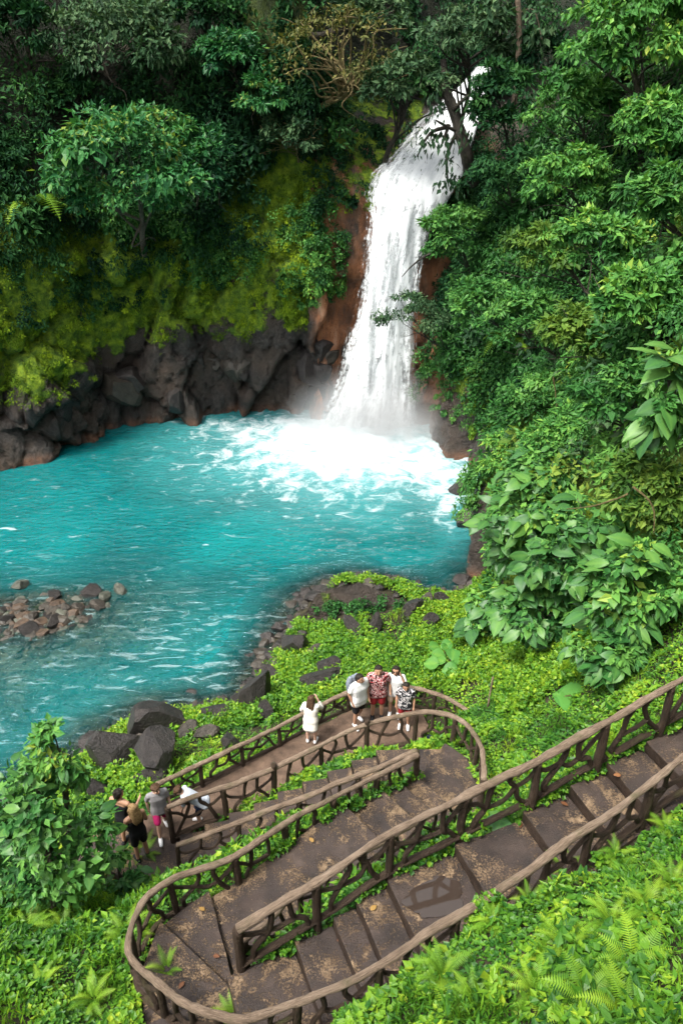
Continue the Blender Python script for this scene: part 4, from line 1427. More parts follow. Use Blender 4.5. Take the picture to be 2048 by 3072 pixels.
vis = (WP[:, 0] > -24) & (WP[:, 1] > 8)
n1 = fbm(WP * 0.22, 3, 420)
Lw = vis & (WK < 0.5)
mass('jungle_undergrowth', 'dark dense jungle foliage covering the slope above the mossy cliff', [
    (Lw & (ZZ > 9.8 + 4.0 * np.clip((WP[:, 0] + 7) / 4, 0, 1)) & (ZZ < 28), 480, 0.6, 1.5, 110, 0.27, 0.42, 'dark', {}),
    (Lw & (ZZ > 9.5 + 2.5 * np.clip((WP[:, 0] + 7) / 4, 0, 1)) & (ZZ < 22) & (n1 > 0.05), 120, 0.6, 1.3, 130, 0.25, 0.45, 'mid', {}),
    (Lw & (ZZ > 8.2) & (ZZ < 11.5) & (WP[:, 0] < -4), 150, 0.3, 0.8, 90, 0.17, 0.55, 'dark', {'droop': 0.8}),
    (vis & (WK > 0.12) & (WK < 0.97) & (ZZ > 10.5) & (ZZ < 22), 150, 0.2, 0.6, 80, 0.16, 0.55, 'dark', {'droop': 0.8}),
    (vis & (WK > 0.0) & (WK < 0.95) & (WP[:, 0] > -5) & (ZZ > 14.2) & (ZZ < 26), 130, 0.5, 1.2, 110, 0.24, 0.45, 'dark', {}),
    (vis & (WK >= 0.5) & (WK < 1.4) & (ZZ > 16.0) & (WP[:, 1] > 47), 220, 0.7, 1.6, 120, 0.26, 0.42, 'dark', {}),
])
mv = np.clip(moss, 0, 1)
mass('cliff_creepers', 'small-leaved creepers hanging over the mossy rock face left of the waterfall', [
    (Lw & (ZZ > 6.0) & (ZZ < 9.8) & (n1 > 0.02), 230, 0.15, 0.5, 60, 0.12, 0.7, 'dark', {'droop': 0.9}),
    (Lw & (ZZ > 6.5) & (ZZ < 14) & (WP[:, 0] > -8) & (n1 > 0.0), 240, 0.15, 0.5, 55, 0.13, 0.7, 'mid', {'droop': 0.9}),
    (Lw & (ZZ > 6) & (ZZ < 14) & (WP[:, 0] > -5.5) & (n1 > -0.05), 110, 0.15, 0.45, 55, 0.13, 0.7, 'bright', {'droop': 0.9}),
], 'creepers')
mossy = vis & (WK < 0.9) & (moss > 0.32) & (ZZ < 13) & (ZZ > 1.5)
mass('moss_tufts', 'bright yellow-green moss tufts hanging on the cliff left of the waterfall', [
    (mossy & (fbm(WP * 0.8, 3, 431) > -0.15), 1500, 0.10, 0.36, 46, 0.085, 0.45, 'moss', {'droop': 1.1}),
    (vis & (WK < 0.9) & (moss > 0.45) & (np.abs(WP[:, 0] + 2.4) < 0.7) & (ZZ > 4) & (ZZ < 12), 170, 0.10, 0.3, 50, 0.09, 0.4, 'moss', {'droop': 1.4}),
], 'moss')
Rw = vis & (WK > 1.55)
ZR = ZZ - ZB[UI]
Yp = WP[:, 1]
mass('hillside_undergrowth', 'dense green foliage covering the right hillside from the waterfall to the stairway', [
    (Rw & (ZR > 4.2) & (Yp > 30) & (ZZ < 26), 270, 0.5, 1.2, 120, 0.23, 0.42, 'mid', {}),
    (vis & (WK > 1.12) & (WK <= 1.6) & (ZZ > 5.5) & (ZZ < 28), 260, 0.4, 0.95, 110, 0.20, 0.45, 'dark', {}),
    (vis & (WK > 1.0) & (WK <= 1.3) & (ZZ > 13.5) & (ZZ < 28) & (WP[:, 0] > 8.0), 160, 0.5, 1.2, 110, 0.22, 0.45, 'dark', {}),
    (vis & (WK > 0.98) & (WK <= 1.25) & (ZZ > 8.5) & (ZZ < 18) & (WP[:, 0] > 6.3 + (ZZ - 12) * 0.5), 150, 0.4, 0.9, 110, 0.20, 0.45, 'dark', {}),
    (Rw & (ZR > 3.2) & (ZR < 9) & (Yp > 26) & (Yp < 40), 200, 0.3, 0.8, 100, 0.17, 0.5, 'mid', {}),
    (Rw & (ZR > 4) & (Yp > 26) & (ZZ < 16), 130, 0.4, 1.0, 120, 0.19, 0.5, 'dark', {}),
    (Rw & (ZR > 3.0) & (Yp <= 31) & (Yp > 19) & (ZZ < 22), 250, 0.4, 1.0, 130, 0.21, 0.48, 'mid', {}),
    (Rw & (ZR > 2.0) & (Yp <= 31) & (Yp > 15) & (ZZ < 20), 180, 0.35, 0.9, 120, 0.20, 0.5, 'bright', {}),
    (Rw & (ZR > 3.0) & (Yp > 14) & (ZZ < 20), 70, 0.4, 0.9, 70, 0.30, 0.45, 'ygreen', {}),
    (Rw & (ZR > 3.0) & (Yp > 14) & (ZZ < 22), 70, 0.4, 1.0, 80, 0.26, 0.5, 'grey', {'droop': 0.8}),
    (Rw & (ZR > 2.0) & (Yp > 14) & (ZZ < 20), 90, 0.25, 0.6, 90, 0.11, 0.6, 'bright', {}),
    (Rw & (ZR > 1.0) & (Yp <= 20) & (ZZ < 20), 170, 0.3, 0.8, 110, 0.19, 0.52, 'mid', {}),
    (Rw & (ZR > 0.5) & (Yp <= 17) & (ZZ < 20), 80, 0.3, 0.7, 90, 0.20, 0.5, 'bright', {}),
])
mass('bank_creepers', 'hanging creepers and moss on the rock right of the waterfall foot', [
    (Rw & (ZR > 1.6) & (ZR < 5) & (Yp > 21), 240, 0.15, 0.5, 70, 0.13, 0.6, 'mid', {'droop': 0.9}),
    (Rw & (ZR > 1.2) & (ZR < 5) & (Yp > 28) & (Yp < 33), 80, 0.12, 0.35, 60, 0.11, 0.6, 'lime', {'droop': 0.9}),
], 'creepers')


# ---- single trees and shrubs
def plant(name, label, cat, c, R, nc, per, llen, mk, base=None, tr=0.10, lw=0.45, flat=0.55, droop=0.45, sub=0.42, group='jungle trees and shrubs', bark=None, limbs=7, bare=0, seed=0):
    """c: crown centre, R: crown half sizes; base: foot of the trunk"""
    r_ = np.random.default_rng(1000 + seed)
    c = np.asarray(c, float); R = np.asarray(R, float)
    if base is None:
        base = c - np.array([0, -0.4, R[2] * 1.25])
    base = np.asarray(base, float)
    d = rnd_unit(r_, nc)
    d[:, 2] = np.where(d[:, 2] < -0.35, -d[:, 2], d[:, 2])
    d[:, 1] = np.where(d[:, 1] > 0.45, -d[:, 1], d[:, 1])
    C = c + d * R * (r_.uniform(0.35, 0.95, nc) ** 0.6)[:, None]
    rad = R.mean() * sub * r_.uniform(0.6, 1.25, nc)
    out = nrm(d + np.array([0, -0.35, 0.45]))
    hi = (C[:, 2] - c[2]) / R[2]
    t0 = np.clip(0.45 + 0.18 * hi + r_.normal(0, 0.22, nc), 0, 1)
    A = clump_leaves(r_, C, rad, out, per, llen, lw, droop=droop, flat=flat, t0=t0)
    root = empty(name, base, label, cat, group)
    iv = Matrix.Translation(-Vector(base))
    o = link('crown', leaf_mesh('crown', *A, [LM[mk]]), root)
    o.matrix_parent_inverse = iv
    mid = base * 0.35 + c * 0.65 + r_.normal(0, 0.12, 3) * R
    tp = resample([base, base * 0.6 + mid * 0.4 + r_.normal(0, 0.08, 3) * R, mid, c], 0.3)
    tubes = [(tp, np.linspace(tr, tr * 0.35, len(tp)), 8, 0.15)]
    for k in r_.choice(nc, min(limbs, nc), replace=False):
        s = tp[int(len(tp) * r_.uniform(0.35, 0.85))]
        e = C[k]
        m = (s + e) / 2 + r_.normal(0, 0.08, 3) * R + np.array([0, 0, -0.08 * R[2]])
        lp = resample([s, m, e], 0.25)
        tubes.append((lp, np.linspace(tr * 0.42, tr * 0.12, len(lp)), 6, 0.15))
    for k in range(bare):
        s = tp[int(len(tp) * r_.uniform(0.4, 1.0)) - 1]
        e = c + rnd_unit(r_, 1)[0] * R * r_.uniform(0.9, 1.3)
        m = (s + e) / 2 + r_.normal(0, 0.15, 3) * R
        m2 = (m + e) / 2 + r_.normal(0, 0.12, 3) * R
        lp = resample([s, m, m2, e], 0.2)
        tubes.append((lp, np.linspace(tr * 0.4, tr * 0.10, len(lp)), 5, 0.2))
    t_ = link('trunk' if cat == 'tree' else 'stem', tubes_mesh('trunk', tubes, [bark or M_TRUNK]), root)
    t_.matrix_parent_inverse = iv
    return root


SP = [  # px, py, Y, half sizes in photo px (x, y), leaf length, material, clumps, per, category, label
    (400, 545, 36.0, 235, 175, 0.34, 'teal', 64, 100, 'tree', 'bright green broad-leaved tree standing out from the dark slope at left'),
    (590, 500, 37.0, 110, 110, 0.30, 'teal', 26, 80, 'shrub', 'darker shrub leaning out at the right side of the bright tree'),
    (370, 160, 42.0, 210, 130, 0.30, 'grey', 46, 90, 'tree', 'pale grey-green tree in the dark upper left jungle'),
    (75, 110, 41.0, 120, 110, 0.30, 'dark', 30, 90, 'tree', 'dark tree in the top left corner'),
    (230, 300, 41.0, 70, 70, 0.27, 'dark', 18, 80, 'shrub', 'dark green shrub below the pale grey-green tree'),
    (700, 195, 41.0, 110, 90, 0.28, 'teal', 28, 90, 'shrub', 'round green shrub left of the mossy olive branches'),
    (780, 295, 40.0, 90, 55, 0.26, 'teal', 22, 80, 'shrub', 'flat-topped brighter shrub under the round green one'),
    (620, 60, 43.0, 130, 80, 0.28, 'dark', 26, 90, 'tree', 'dark tree at the top between the pale tree and the olive branches'),
    (40, 490, 37.0, 80, 60, 0.28, 'dark', 18, 80, 'shrub', 'dark low shrub at the left frame edge beside the fern'),
    (1010, 180, 40.5, 190, 120, 0.22, 'olive', 46, 30, 'tree', 'olive mossy tree with bare curling branches left of the waterfall top'),
    (870, 420, 40.0, 90, 60, 0.25, 'grey', 20, 70, 'shrub', 'grey-green shrub below the olive mossy tree'),
    (1110, 60, 43.0, 120, 70, 0.26, 'grey', 24, 70, 'tree', 'grey-green tree at the top edge behind the olive one'),
    (1230, 260, 39.5, 130, 70, 0.26, 'grey', 28, 75, 'tree', 'grey leafy boughs hanging over the left lip of the waterfall'),
    (1400, 130, 40.0, 130, 85, 0.28, 'grey', 30, 85, 'tree', 'leafy tree arching over the top of the waterfall'),
    (1620, 200, 39.5, 90, 90, 0.28, 'dark', 22, 80, 'tree', 'dark tree right of the slim pale trunk'),
    (1500, 330, 37.5, 90, 120, 0.27, 'dark', 30, 85, 'shrub', 'dark shrub hugging the right side of the upper fall'),
    (1880, 130, 31.0, 200, 150, 0.27, 'bright', 60, 110, 'tree', 'tall bright green tree in the top right corner'),
    (1720, 330, 33.0, 130, 90, 0.24, 'mid', 34, 100, 'shrub', 'green shrub below the tall top right tree'),
    (1950, 400, 28.0, 130, 90, 0.24, 'bright', 34, 110, 'shrub', 'bright shrub at the right frame edge under the top right tree'),
    (1520, 560, 35.0, 130, 90, 0.22, 'dark', 34, 100, 'shrub', 'dark glossy shrub beside the middle of the waterfall'),
    (1700, 560, 30.0, 130, 90, 0.22, 'bright', 34, 105, 'shrub', 'bright shrub in the middle of the upper right hillside'),
    (1350, 720, 35.5, 95, 100, 0.20, 'mid', 34, 100, 'shrub', 'shrub reaching over the right edge of the falling water'),
    (1240, 955, 34.6, 100, 60, 0.17, 'grey', 26, 90, 'shrub', 'dark spreading branch poking out in front of the lower fall'),
    (1440, 930, 31.0, 120, 90, 0.20, 'mid', 34, 105, 'shrub', 'round green shrub above the rusty rock right of the fall'),
    (1620, 760, 27.0, 120, 90, 0.21, 'ygreen', 30, 105, 'shrub', 'yellowish shrub half way up the right hillside'),
    (1790, 740, 24.0, 130, 90, 0.22, 'bright', 34, 105, 'shrub', 'fresh green shrub right of the yellowish one'),
    (1980, 620, 20.0, 110, 100, 0.24, 'mid', 30, 95, 'shrub', 'green shrub at the right edge above the large pale leaves'),
    (1560, 980, 25.0, 120, 90, 0.19, 'mid', 34, 105, 'shrub', 'small-leaved shrub above the mossy hanging rock'),
    (1740, 1010, 21.0, 120, 90, 0.20, 'ygreen', 30, 100, 'shrub', 'yellow-green shrub in the middle of the right slope below the fresh green one'),
    (1900, 900, 18.0, 130, 100, 0.22, 'bright', 34, 95, 'shrub', 'bright bushy shrub at right beside the large pale leaves'),
    (1600, 1210, 23.0, 110, 80, 0.17, 'mid', 34, 105, 'shrub', 'shrub hanging above the right shore'),
    (1550, 1380, 24.0, 100, 80, 0.18, 'bright', 34, 100, 'shrub', 'bright shrub overhanging the black rock on the right shore'),
    (1700, 1330, 19.0, 140, 90, 0.17, 'bright', 40, 110, 'shrub', 'wide fresh green shrub in the middle of the right bank'),
    (1880, 1200, 16.0, 140, 110, 0.19, 'mid', 40, 100, 'shrub', 'green shrub right of the wide fresh one'),
    (1960, 1500, 12.5, 120, 140, 0.16, 'ygreen', 44, 95, 'shrub', 'yellow-green vine-covered shrub at the right frame edge'),
]
for k, (px, py, Y, hx, hy, ll, mk, nc, per, cat, lab) in enumerate(SP):
    c = pY(px, py, Y)
    m_px = Y / ray(px, py)[1] / FPX
    R = np.array([hx * m_px, hx * m_px * 0.75, hy * m_px * 1.05])
    wi = np.argmin(((WD - (c - np.array([0, 0, R[2]]))) ** 2).sum(1))
    base = WD[wi] + ON[UI[wi]] * 0.2
    plant('jungle_tree' if cat == 'tree' else 'jungle_shrub', lab, cat, c, R, nc, per, ll, mk, base, 0.16 if cat == 'tree' else 0.07, seed=k, bare=(42 if 'olive mossy' in lab else 4),
          bark=M_TWIG if 'olive mossy' in lab else (M_DTRUNK if 'fall' in lab else None))

# dark leaning tree in front of the upper fall
b0 = pY(1400, 470, 38.2); tt = [pY(1380, 400, 38.3), pY(1355, 320, 38.5), pY(1335, 255, 39.0), pY(1330, 180, 39.4)]
root = empty('leaning_tree', b0, 'dark leaning tree trunk crossing in front of the upper waterfall', 'tree', 'jungle trees and shrubs')
iv = Matrix.Translation(-Vector(b0))
p0 = resample([b0 + np.array([0.5, 0.8, -1.2]), b0] + tt, 0.25)
tub = [(p0, np.linspace(0.36, 0.16, len(p0)), 9, 0.2)]
for (a, b_, e) in (((1375, 395), (1340, 380), (1305, 360)), ((1345, 375), (1330, 420), (1325, 435)), ((1358, 330), (1400, 290), (1440, 270)), ((1372, 390), (1340, 470), (1345, 560)), ((1345, 380), (1290, 400), (1250, 470))):
    lp = resample([pY(*a, 38.3), pY(*b_, 38.0), pY(*e, 37.8)], 0.2)
    tub.append((lp, np.linspace(0.11, 0.03, len(lp)), 6, 0.2))
o = link('trunk', tubes_mesh('trunk', tub, [M_DTRUNK]), root); o.matrix_parent_inverse = iv
C = np.array([pY(x, y, 37.9) for x, y in ((1305, 360), (1325, 435), (1440, 270), (1345, 560), (1250, 470), (1275, 420), (1420, 330), (1340, 500), (1300, 320), (1400, 420), (1235, 400), (1380, 560))])
A = clump_leaves(rg, C, np.full(len(C), 0.62), np.tile([0, -0.5, 0.1], (len(C), 1)), 34, 0.26, 0.45, droop=0.9, t0=np.full(len(C), 0.1))
o = link('crown', leaf_mesh('crown', *A, [LM['grey']]), root); o.matrix_parent_inverse = iv
# slim pale trunk
b0 = pY(1549, 250, 39.0)
root = empty('slim_tree', b0, 'slim tree with a pale straight trunk right of the waterfall top', 'tree', 'jungle trees and shrubs')
iv = Matrix.Translation(-Vector(b0))
p0 = resample([b0 + np.array([0, 0.3, -1.5]), b0, pY(1556, 120, 39.0), pY(1553, 0, 39.0), pY(1550, -160, 39.0)], 0.3)
o = link('trunk', tubes_mesh('trunk', [(p0, np.linspace(0.15, 0.11, len(p0)), 9, 0.12), (resample([pY(1553, 40, 38.95), pY(1600, 30, 38.7), pY(1625, 120, 38.5)], 0.2), 0.03, 6, .1)], [M_RAIL]), root); o.matrix_parent_inverse = iv
C = np.array([pY(x, y, 38.6) for x, y in ((1600, 40), (1625, 130), (1590, 150), (1500, 60), (1490, 110), (1520, -60), (1600, -80), (1540, -150), (1470, 30))])
A = clump_leaves(rg, C, np.full(len(C), 0.8), np.tile([0, -0.4, 0.3], (len(C), 1)), 45, 0.34, 0.6, droop=0.7, t0=np.full(len(C), 0.5))
o = link('crown', leaf_mesh('crown', *A, [LM['grey']]), root); o.matrix_parent_inverse = iv


# ---- broad leaves built one by one
def broad_leaf(name, lw=0.52, curl=0.22, mat='big', heart=False):
    us = np.linspace(0, 1, 7)
    prof = np.sin(np.pi * us ** 0.8) ** 0.85 * (1.0 if not heart else 1.15)
    prof[0] = 0.06; prof[-1] = 0.0
    V = []
    for u, w in zip(us, prof):
        zc = -curl * u ** 2
        for s in (-1, -0.5, 0, 0.5, 1):
            V.append((s * w * lw / 2, u - (0.18 * abs(s) * (1 - u) if heart else 0), zc + 0.10 * abs(s) * w * lw - 0.03 * (abs(s) == 1) + 0.012 * math.sin(u * 22) * abs(s)))
    tint = [0.5 + 0.22 * (abs(s) < 0.1) for u in us for s in (-1, -0.5, 0, 0.5, 1)]
    return raw_mesh(name, np.array(V), grid_faces(7, 5), [LM[mat]], True, {'tint': tint})


LEAF = broad_leaf('leaf'); LEAF_B = broad_leaf('leaf', 0.62, 0.35); LEAF_H = broad_leaf('leaf', 0.95, 0.12, 'bright', True); LEAF_L = broad_leaf('leaf', 0.42, 0.3, 'big')


def leaf_obj(me, parent, p, n, d, s, iv):
    d = Vector(d).normalized(); n = Vector(n); n = (n - d * n.dot(d)).normalized(); x = d.cross(n)
    M = Matrix((x, d, n)).transposed().to_4x4() @ Matrix.Scale(s, 4)
    M.translation = Vector(p)
    o = link('leaf', me, parent)
    o.matrix_parent_inverse = iv
    o.matrix_basis = M
    return o


def broad_shrub(name, label, c, R, n, s0, s1, base, meshes, group='broad-leaved shrubs', seed=0, fill=900, fl=0.2, mk='mid', grow_l=1.0):
    r_ = np.random.default_rng(2000 + seed)
    c = np.asarray(c, float); R = np.asarray(R, float); base = np.asarray(base, float)
    root = empty(name, base, label, 'shrub', group)
    iv = Matrix.Translation(-Vector(base))
    nc = max(8, n // 9)
    d = rnd_unit(r_, nc * 3)
    d = d[(d @ nrm(np.array([-0.35, -0.75, 0.45]))) > -0.25][:nc]
    nc = len(d)
    tips = c + d * R * r_.uniform(0.55, 1.0, nc)[:, None]
    tubes = [(resample([base, base * 0.4 + c * 0.6, c], 0.2), 0.05, 7, 0.15)]
    for t in tips:
        lp = resample([c * 0.8 + base * 0.2, (c + t) / 2 + r_.normal(0, .06, 3) * R, t], 0.2)
        tubes.append((lp, np.linspace(0.02, 0.008, len(lp)), 5, 0.1))
    o = link('stem', tubes_mesh('stem', tubes, [M_TRUNK]), root); o.matrix_parent_inverse = iv
    for k in range(n):
        t = tips[k % nc]; dd = d[k % nc]
        a = r_.uniform(0, 6.28)
        w = nrm(np.array([math.cos(a), math.sin(a), r_.uniform(-0.75, 0.1)]) + dd * 0.6)
        p = t + r_.normal(0, 0.09, 3) * R - dd * R * r_.uniform(0, 0.15)
        nn = nrm(np.array([0, -0.25, 0.9]) + dd * 0.5 + r_.normal(0, 0.25, 3))
        leaf_obj(meshes[k % len(meshes)], root, p, nn, w, r_.uniform(s0, s1) * grow_l, iv)
    if fill:
        C = c + (tips - c) * 0.72
        A = clump_leaves(r_, C, np.full(nc, R.mean() * 0.38), d, max(4, fill // nc), fl, 0.5, droop=0.5)
        o = link('foliage', leaf_mesh('foliage', *A, [LM[mk]]), root); o.matrix_parent_inverse = iv
        o['kind'] = 'stuff'
    return root


def wall_near(c):
    return WD[np.argmin(((WD - c) ** 2).sum(1))]


BS = [  # px, py, Y, half size px, n, leaf size range, label
    (1600, 1560, 18.0, 175, 130, 260, .26, .46, 'broad-leaved shrub overhanging the right shore with glossy hand-sized leaves'),
    (1740, 1640, 14.5, 165, 130, 260, .24, .44, 'big-leaved shrub in the middle of the right bank with drooping dark leaves'),
    (1500, 1830, 17.0, 110, 85, 190, .24, .40, 'leafy shrub at the lower left tip of the right bank'),
    (1620, 1830, 14.5, 130, 100, 220, .24, .42, 'drooping broad-leaved shrub above the bright ground cover'),
    (1880, 1760, 11.5, 130, 130, 220, .20, .36, 'broad-leaved shrub with worm-eaten leaves at right above the upper handrail'),
    (1830, 1950, 11.0, 120, 60, 110, .17, .30, 'low broad-leaved shrub directly behind the upper railing'),
    (1990, 1180, 13.0, 80, 120, 90, .30, .48, 'shrub with large pale grey-green leaves at the right frame edge'),
    (1640, 1450, 18.5, 140, 90, 200, .20, .34, 'shrub with medium glossy leaves above the big-leaved ones'),
]
for k, (px, py, Y, hx, hy, n, s0, s1, lab) in enumerate(BS):
    c = pY(px, py, Y - 0.7); m_px = Y / ray(px, py)[1] / FPX
    R = np.array([hx * m_px, hx * m_px * 0.8, hy * m_px * 1.1])
    broad_shrub('broad_leaf_shrub', lab, c, R, n, s0, s1, wall_near(c - np.array([0, 0, R[2]])), [LEAF, LEAF_B, LEAF_L], seed=k, fill=900, fl=0.17, mk='mid' if k % 2 else 'bright', grow_l=1.35)
# left foreground shrub
c = np.array([-4.75, 7.75, 5.35])
gz = float(terrain([-4.9], [7.4])[0])
broad_shrub('broad_leaf_shrub', 'large dark leafy shrub in the left foreground beside the visitors', c, (1.25, 1.0, 1.75), 290, 0.20, 0.36, (-4.9, 7.4, gz), [LEAF, LEAF_L, LEAF_B], seed=50, fill=2600, fl=0.13, mk='mid')
c = np.array([-4.55, 8.35, 6.75])
broad_shrub('broad_leaf_shrub', 'light green leafy top shoot standing above the left foreground shrub', c, (0.55, 0.5, 0.75), 90, 0.16, 0.28, (-4.7, 8.0, gz - 0.1), [LEAF, LEAF_L], seed=51, fill=500, fl=0.12, mk='bright')
c = np.array([-3.95, 8.15, 3.75])
broad_shrub('broad_leaf_shrub', 'low sprawling shrub in front of the visitors at the left path', c, (0.62, 0.5, 0.6), 120, 0.14, 0.26, (-4.0, 7.9, float(terrain([-4.0], [7.9])[0])), [LEAF_L, LEAF], seed=52, fill=700, fl=0.11, mk='mid')
# heart leaves on the bank
for (lab, spots, s0) in (('pair of huge pale heart-shaped leaves in the ground cover above the upper stairs', [(1690, 2090), (1760, 2100), (1725, 2075)], 0.62),
                         ('clump of light heart-shaped leaves between the bank shrubs and the bright ground cover', [(1300, 1960), (1330, 1985), (1360, 1950), (1345, 2000), (1310, 1990), (1380, 1975), (1290, 1940), (1365, 2005), (1400, 1960), (1330, 1945), (1350, 1930), (1400, 1990)], 0.36)):
    z = 5.7 if s0 > .5 else 2.75
    pts_ = [pz(x, y, z + 0.25) for x, y in spots]
    bx = np.mean(pts_, 0); bx[2] = float(terrain([bx[0]], [bx[1]])[0])
    root = empty('heart_leaf_plant', bx, lab, 'plant', 'heart-leaved plants'); iv = Matrix.Translation(-Vector(bx))
    tb = []
    for k, p in enumerate(pts_):
        leaf_obj(LEAF_H, root, p, (0.05 + 0.1 * math.sin(k * 2), -0.35, 0.9), (math.cos(k * 2.2), math.sin(k * 2.2) - 0.4, -0.15), s0 * rg.uniform(.8, 1.15), iv)
        tb.append((resample([bx, (bx + p) / 2 + np.array([0, 0, .05]), p], 0.1), 0.012, 5, 0))
    o = link('stem', tubes_mesh('stem', tb, [M_TWIG]), root); o.matrix_parent_inverse = iv
# five-leaved seedling growing from the kerb of the upper flight
b0 = pz(1500, 2475, 7.05); root = empty('seedling', b0, 'five-leaved seedling growing at the stair edge below the upper railing', 'plant'); iv = Matrix.Translation(-Vector(b0))
for k in range(6):
    a = k * 1.05
    leaf_obj(LEAF_B, root, b0 + np.array([0, 0, 0.12]), (0.3 * math.cos(a), 0.3 * math.sin(a) - .3, 1), (math.cos(a), math.sin(a), -0.1), 0.26, iv)
o = link('stem', tubes_mesh('stem', [(resample([b0 - np.array([0, 0, .1]), b0 + np.array([0, 0, .12])], .05), .012, 6, 0)], [M_TWIG]), root); o.matrix_parent_inverse = iv


# ---- ferns
def frond_mesh(name, pairs=22, arch=0.55):
    V, T, tt = [], [], []

    def pos(u):
        return np.array([0, u * (1 - 0.12 * arch * u), 0.34 * arch * math.sin(u * 2.4) - 0.42 * arch * u * u])
    for k in range(pairs):
        u = 0.12 + 0.86 * k / (pairs - 1)
        w = 0.30 * math.sin(math.pi * min(1, (u * 0.92 + 0.12))) ** 0.8 + 0.01
        p = pos(u); q = pos(min(1, u + 0.028))
        for s in (-1, 1):
            e = p + np.array([s * w, 0.12 * w + 0.02, -0.16 * w])
            o = len(V)
            m = (p + e) / 2 + np.array([0, 0.02, 0.02 * w])
            m2 = (q + e) / 2 + np.array([0, 0.008, 0.02 * w])
            V += [p, m, e, m2, q]
            T += [(o, o + 1, o + 3), (o, o + 3, o + 4), (o + 1, o + 2, o + 3)]
            tt += [0.5 + 0.2 * (k / pairs)] * 5
    # stalk
    us = np.linspace(0, 1, 10)
    path = np.array([pos(u) for u in us])
    tv, tq, t3 = tube_arrays(path, np.linspace(0.012, 0.003, 10), 4)
    o = len(V)
    V = np.concatenate([np.array(V), tv]); tt = tt + [0.3] * len(tv)
    return raw_mesh(name, V, [np.array(T), tq + o, t3 + o], [LM['fern']], False, {'tint': tt})


FRONDS = [frond_mesh('frond', 24, a) for a in (0.45, 0.7, 0.95)]


def fern(label, p, size, n=7, seed=0, lean=(0, 0), tilt0=0.5):
    r_ = random.Random(seed)
    root = empty('fern', p, label, 'fern', 'ferns')
    for k in range(n):
        a = 6.283 * k / n + r_.uniform(-.3, .3)
        o = link('frond', FRONDS[k % 3], root, (0, 0, 0), (tilt0 + r_.uniform(-.15, .2), r_.uniform(-.2, .2), a), size * r_.uniform(0.8, 1.15))
    return root


FERNS = [(1330, 2920, 'lime fern spilling over the lower end of the outer handrail', 0.75, 7), (1690, 2830, 'fern low in the middle of the right foreground slope', 0.6, 7), (1830, 2760, 'yellow-green fern on the right foreground slope', 0.7, 7),
         (1700, 2600, 'fern just outside the outer handrail in the middle of the upper flight', 0.55, 8), (1480, 2760, 'fern beside the outer handrail near the puddle', 0.5, 7), (1900, 2900, 'lime fern in the lower right corner of the slope', 0.8, 8),
         (1760, 3010, 'large fern at the bottom edge of the right foreground', 0.8, 8), (2000, 2480, 'fern under the outer handrail at the right frame edge', 0.6, 7), (1850, 2560, 'bright fern next to the branches of the outer railing', 0.5, 7),
         (300, 2640, 'tall fern in front of the large left shrub', 0.8, 8), (190, 2780, 'fern at the foot of the large left shrub', 0.6, 6), (380, 2800, 'fern between the left shrub and the curving handrail', 0.6, 6),
         (500, 2905, 'small fern just outside the curve of the handrail', 0.45, 6), (80, 2790, 'fern at the left frame edge in the dark under the shrub', 0.6, 6), (430, 2560, 'fern hanging over the grey path below the visitors', 0.6, 6),
         (1600, 2960, 'small lime fern left of the large bottom-edge fern', 0.6, 7), (1420, 2990, 'small fern at the bottom edge below the puddle', 0.55, 7), (1950, 2720, 'lime fern high on the right foreground slope near the frame edge', 0.65, 7),
         (2020, 2640, 'fern touching the right frame edge above the foreground slope', 0.6, 7), (1590, 2700, 'tuft of fern halfway between the puddle and the outer handrail branches', 0.5, 6), (1880, 3040, 'fern cut by the bottom edge near the right corner', 0.7, 8),
         (120, 2960, 'small fern on the left foreground slope', 0.45, 6), (280, 2990, 'small fern on the left foreground slope close to the handrail curve', 0.45, 6),
         (1560, 2300, 'small fern in the bright ground cover beside the upper railing', 0.4, 6), (700, 3055, 'small fern at the bottom edge under the handrail curve', 0.45, 6)]
for k, (px, py, lab, s, n) in enumerate(FERNS):
    d = ray(px, py)
    ts = np.linspace(4, 22, 600)
    pts_ = np.array([0, 0, CAM_H]) + d * ts[:, None]
    tz = terrain(pts_[:, 0], pts_[:, 1], False)
    h = np.argmax(pts_[:, 2] < tz + 0.15)
    p = pts_[h].copy(); p[2] = tz[h] + 0.05
    fern(lab, p, s * (0.62 if py > 2450 and px > 1200 else 0.85), n + 2, k)
wi = np.argmin(((WD - pY(110, 560, 36.5)) ** 2).sum(1))
fern('tree fern fronds spreading from the dark slope left of the bright tree', WD[wi] - ON[UI[wi]] * 0.6, 2.6, 8, 60, tilt0=-0.1)
wi = np.argmin(((WD - pY(1410, 1000, 31.0)) ** 2).sum(1))
fern('palm-like fern fronds on the hillside right of the lower fall', WD[wi] - ON[UI[wi]] * 0.9 + np.array([0, 0, 0.4]), 1.7, 6, 61, tilt0=-0.2)

# ---- ground cover of the near bank
def scatter_ground(n, xr, yr, zmin, cond=None, margin=0.06):
    x = rg.uniform(*xr, n); y = rg.uniform(*yr, n)
    z = terrain(x, y)
    k = (z > zmin) & ~on_floor(x, y, margin)
    if cond is not None:
        k &= cond(x, y, z)
    return np.c_[x, y, z][k]


def cam_see(P):
    v_ = P - np.array([0, 0, CAM_H])
    zc = v_ @ FW
    px = 1024 + FPX * v_[:, 0] / zc; py = 1536 + FPX * (v_ @ DN) / zc
    return px, py


def in_view(P, m=120, wide=1500):
    px, py = cam_see(P)
    a = (px > -m) & (px < 2048 + m) & (py < 3072 + m) & (py > 0)
    b = (px > -wide) & (px < 2048 + wide) & (py < 3072 + 900) & (py > 0) & (rg.random(len(P)) < 0.33)
    return a | b


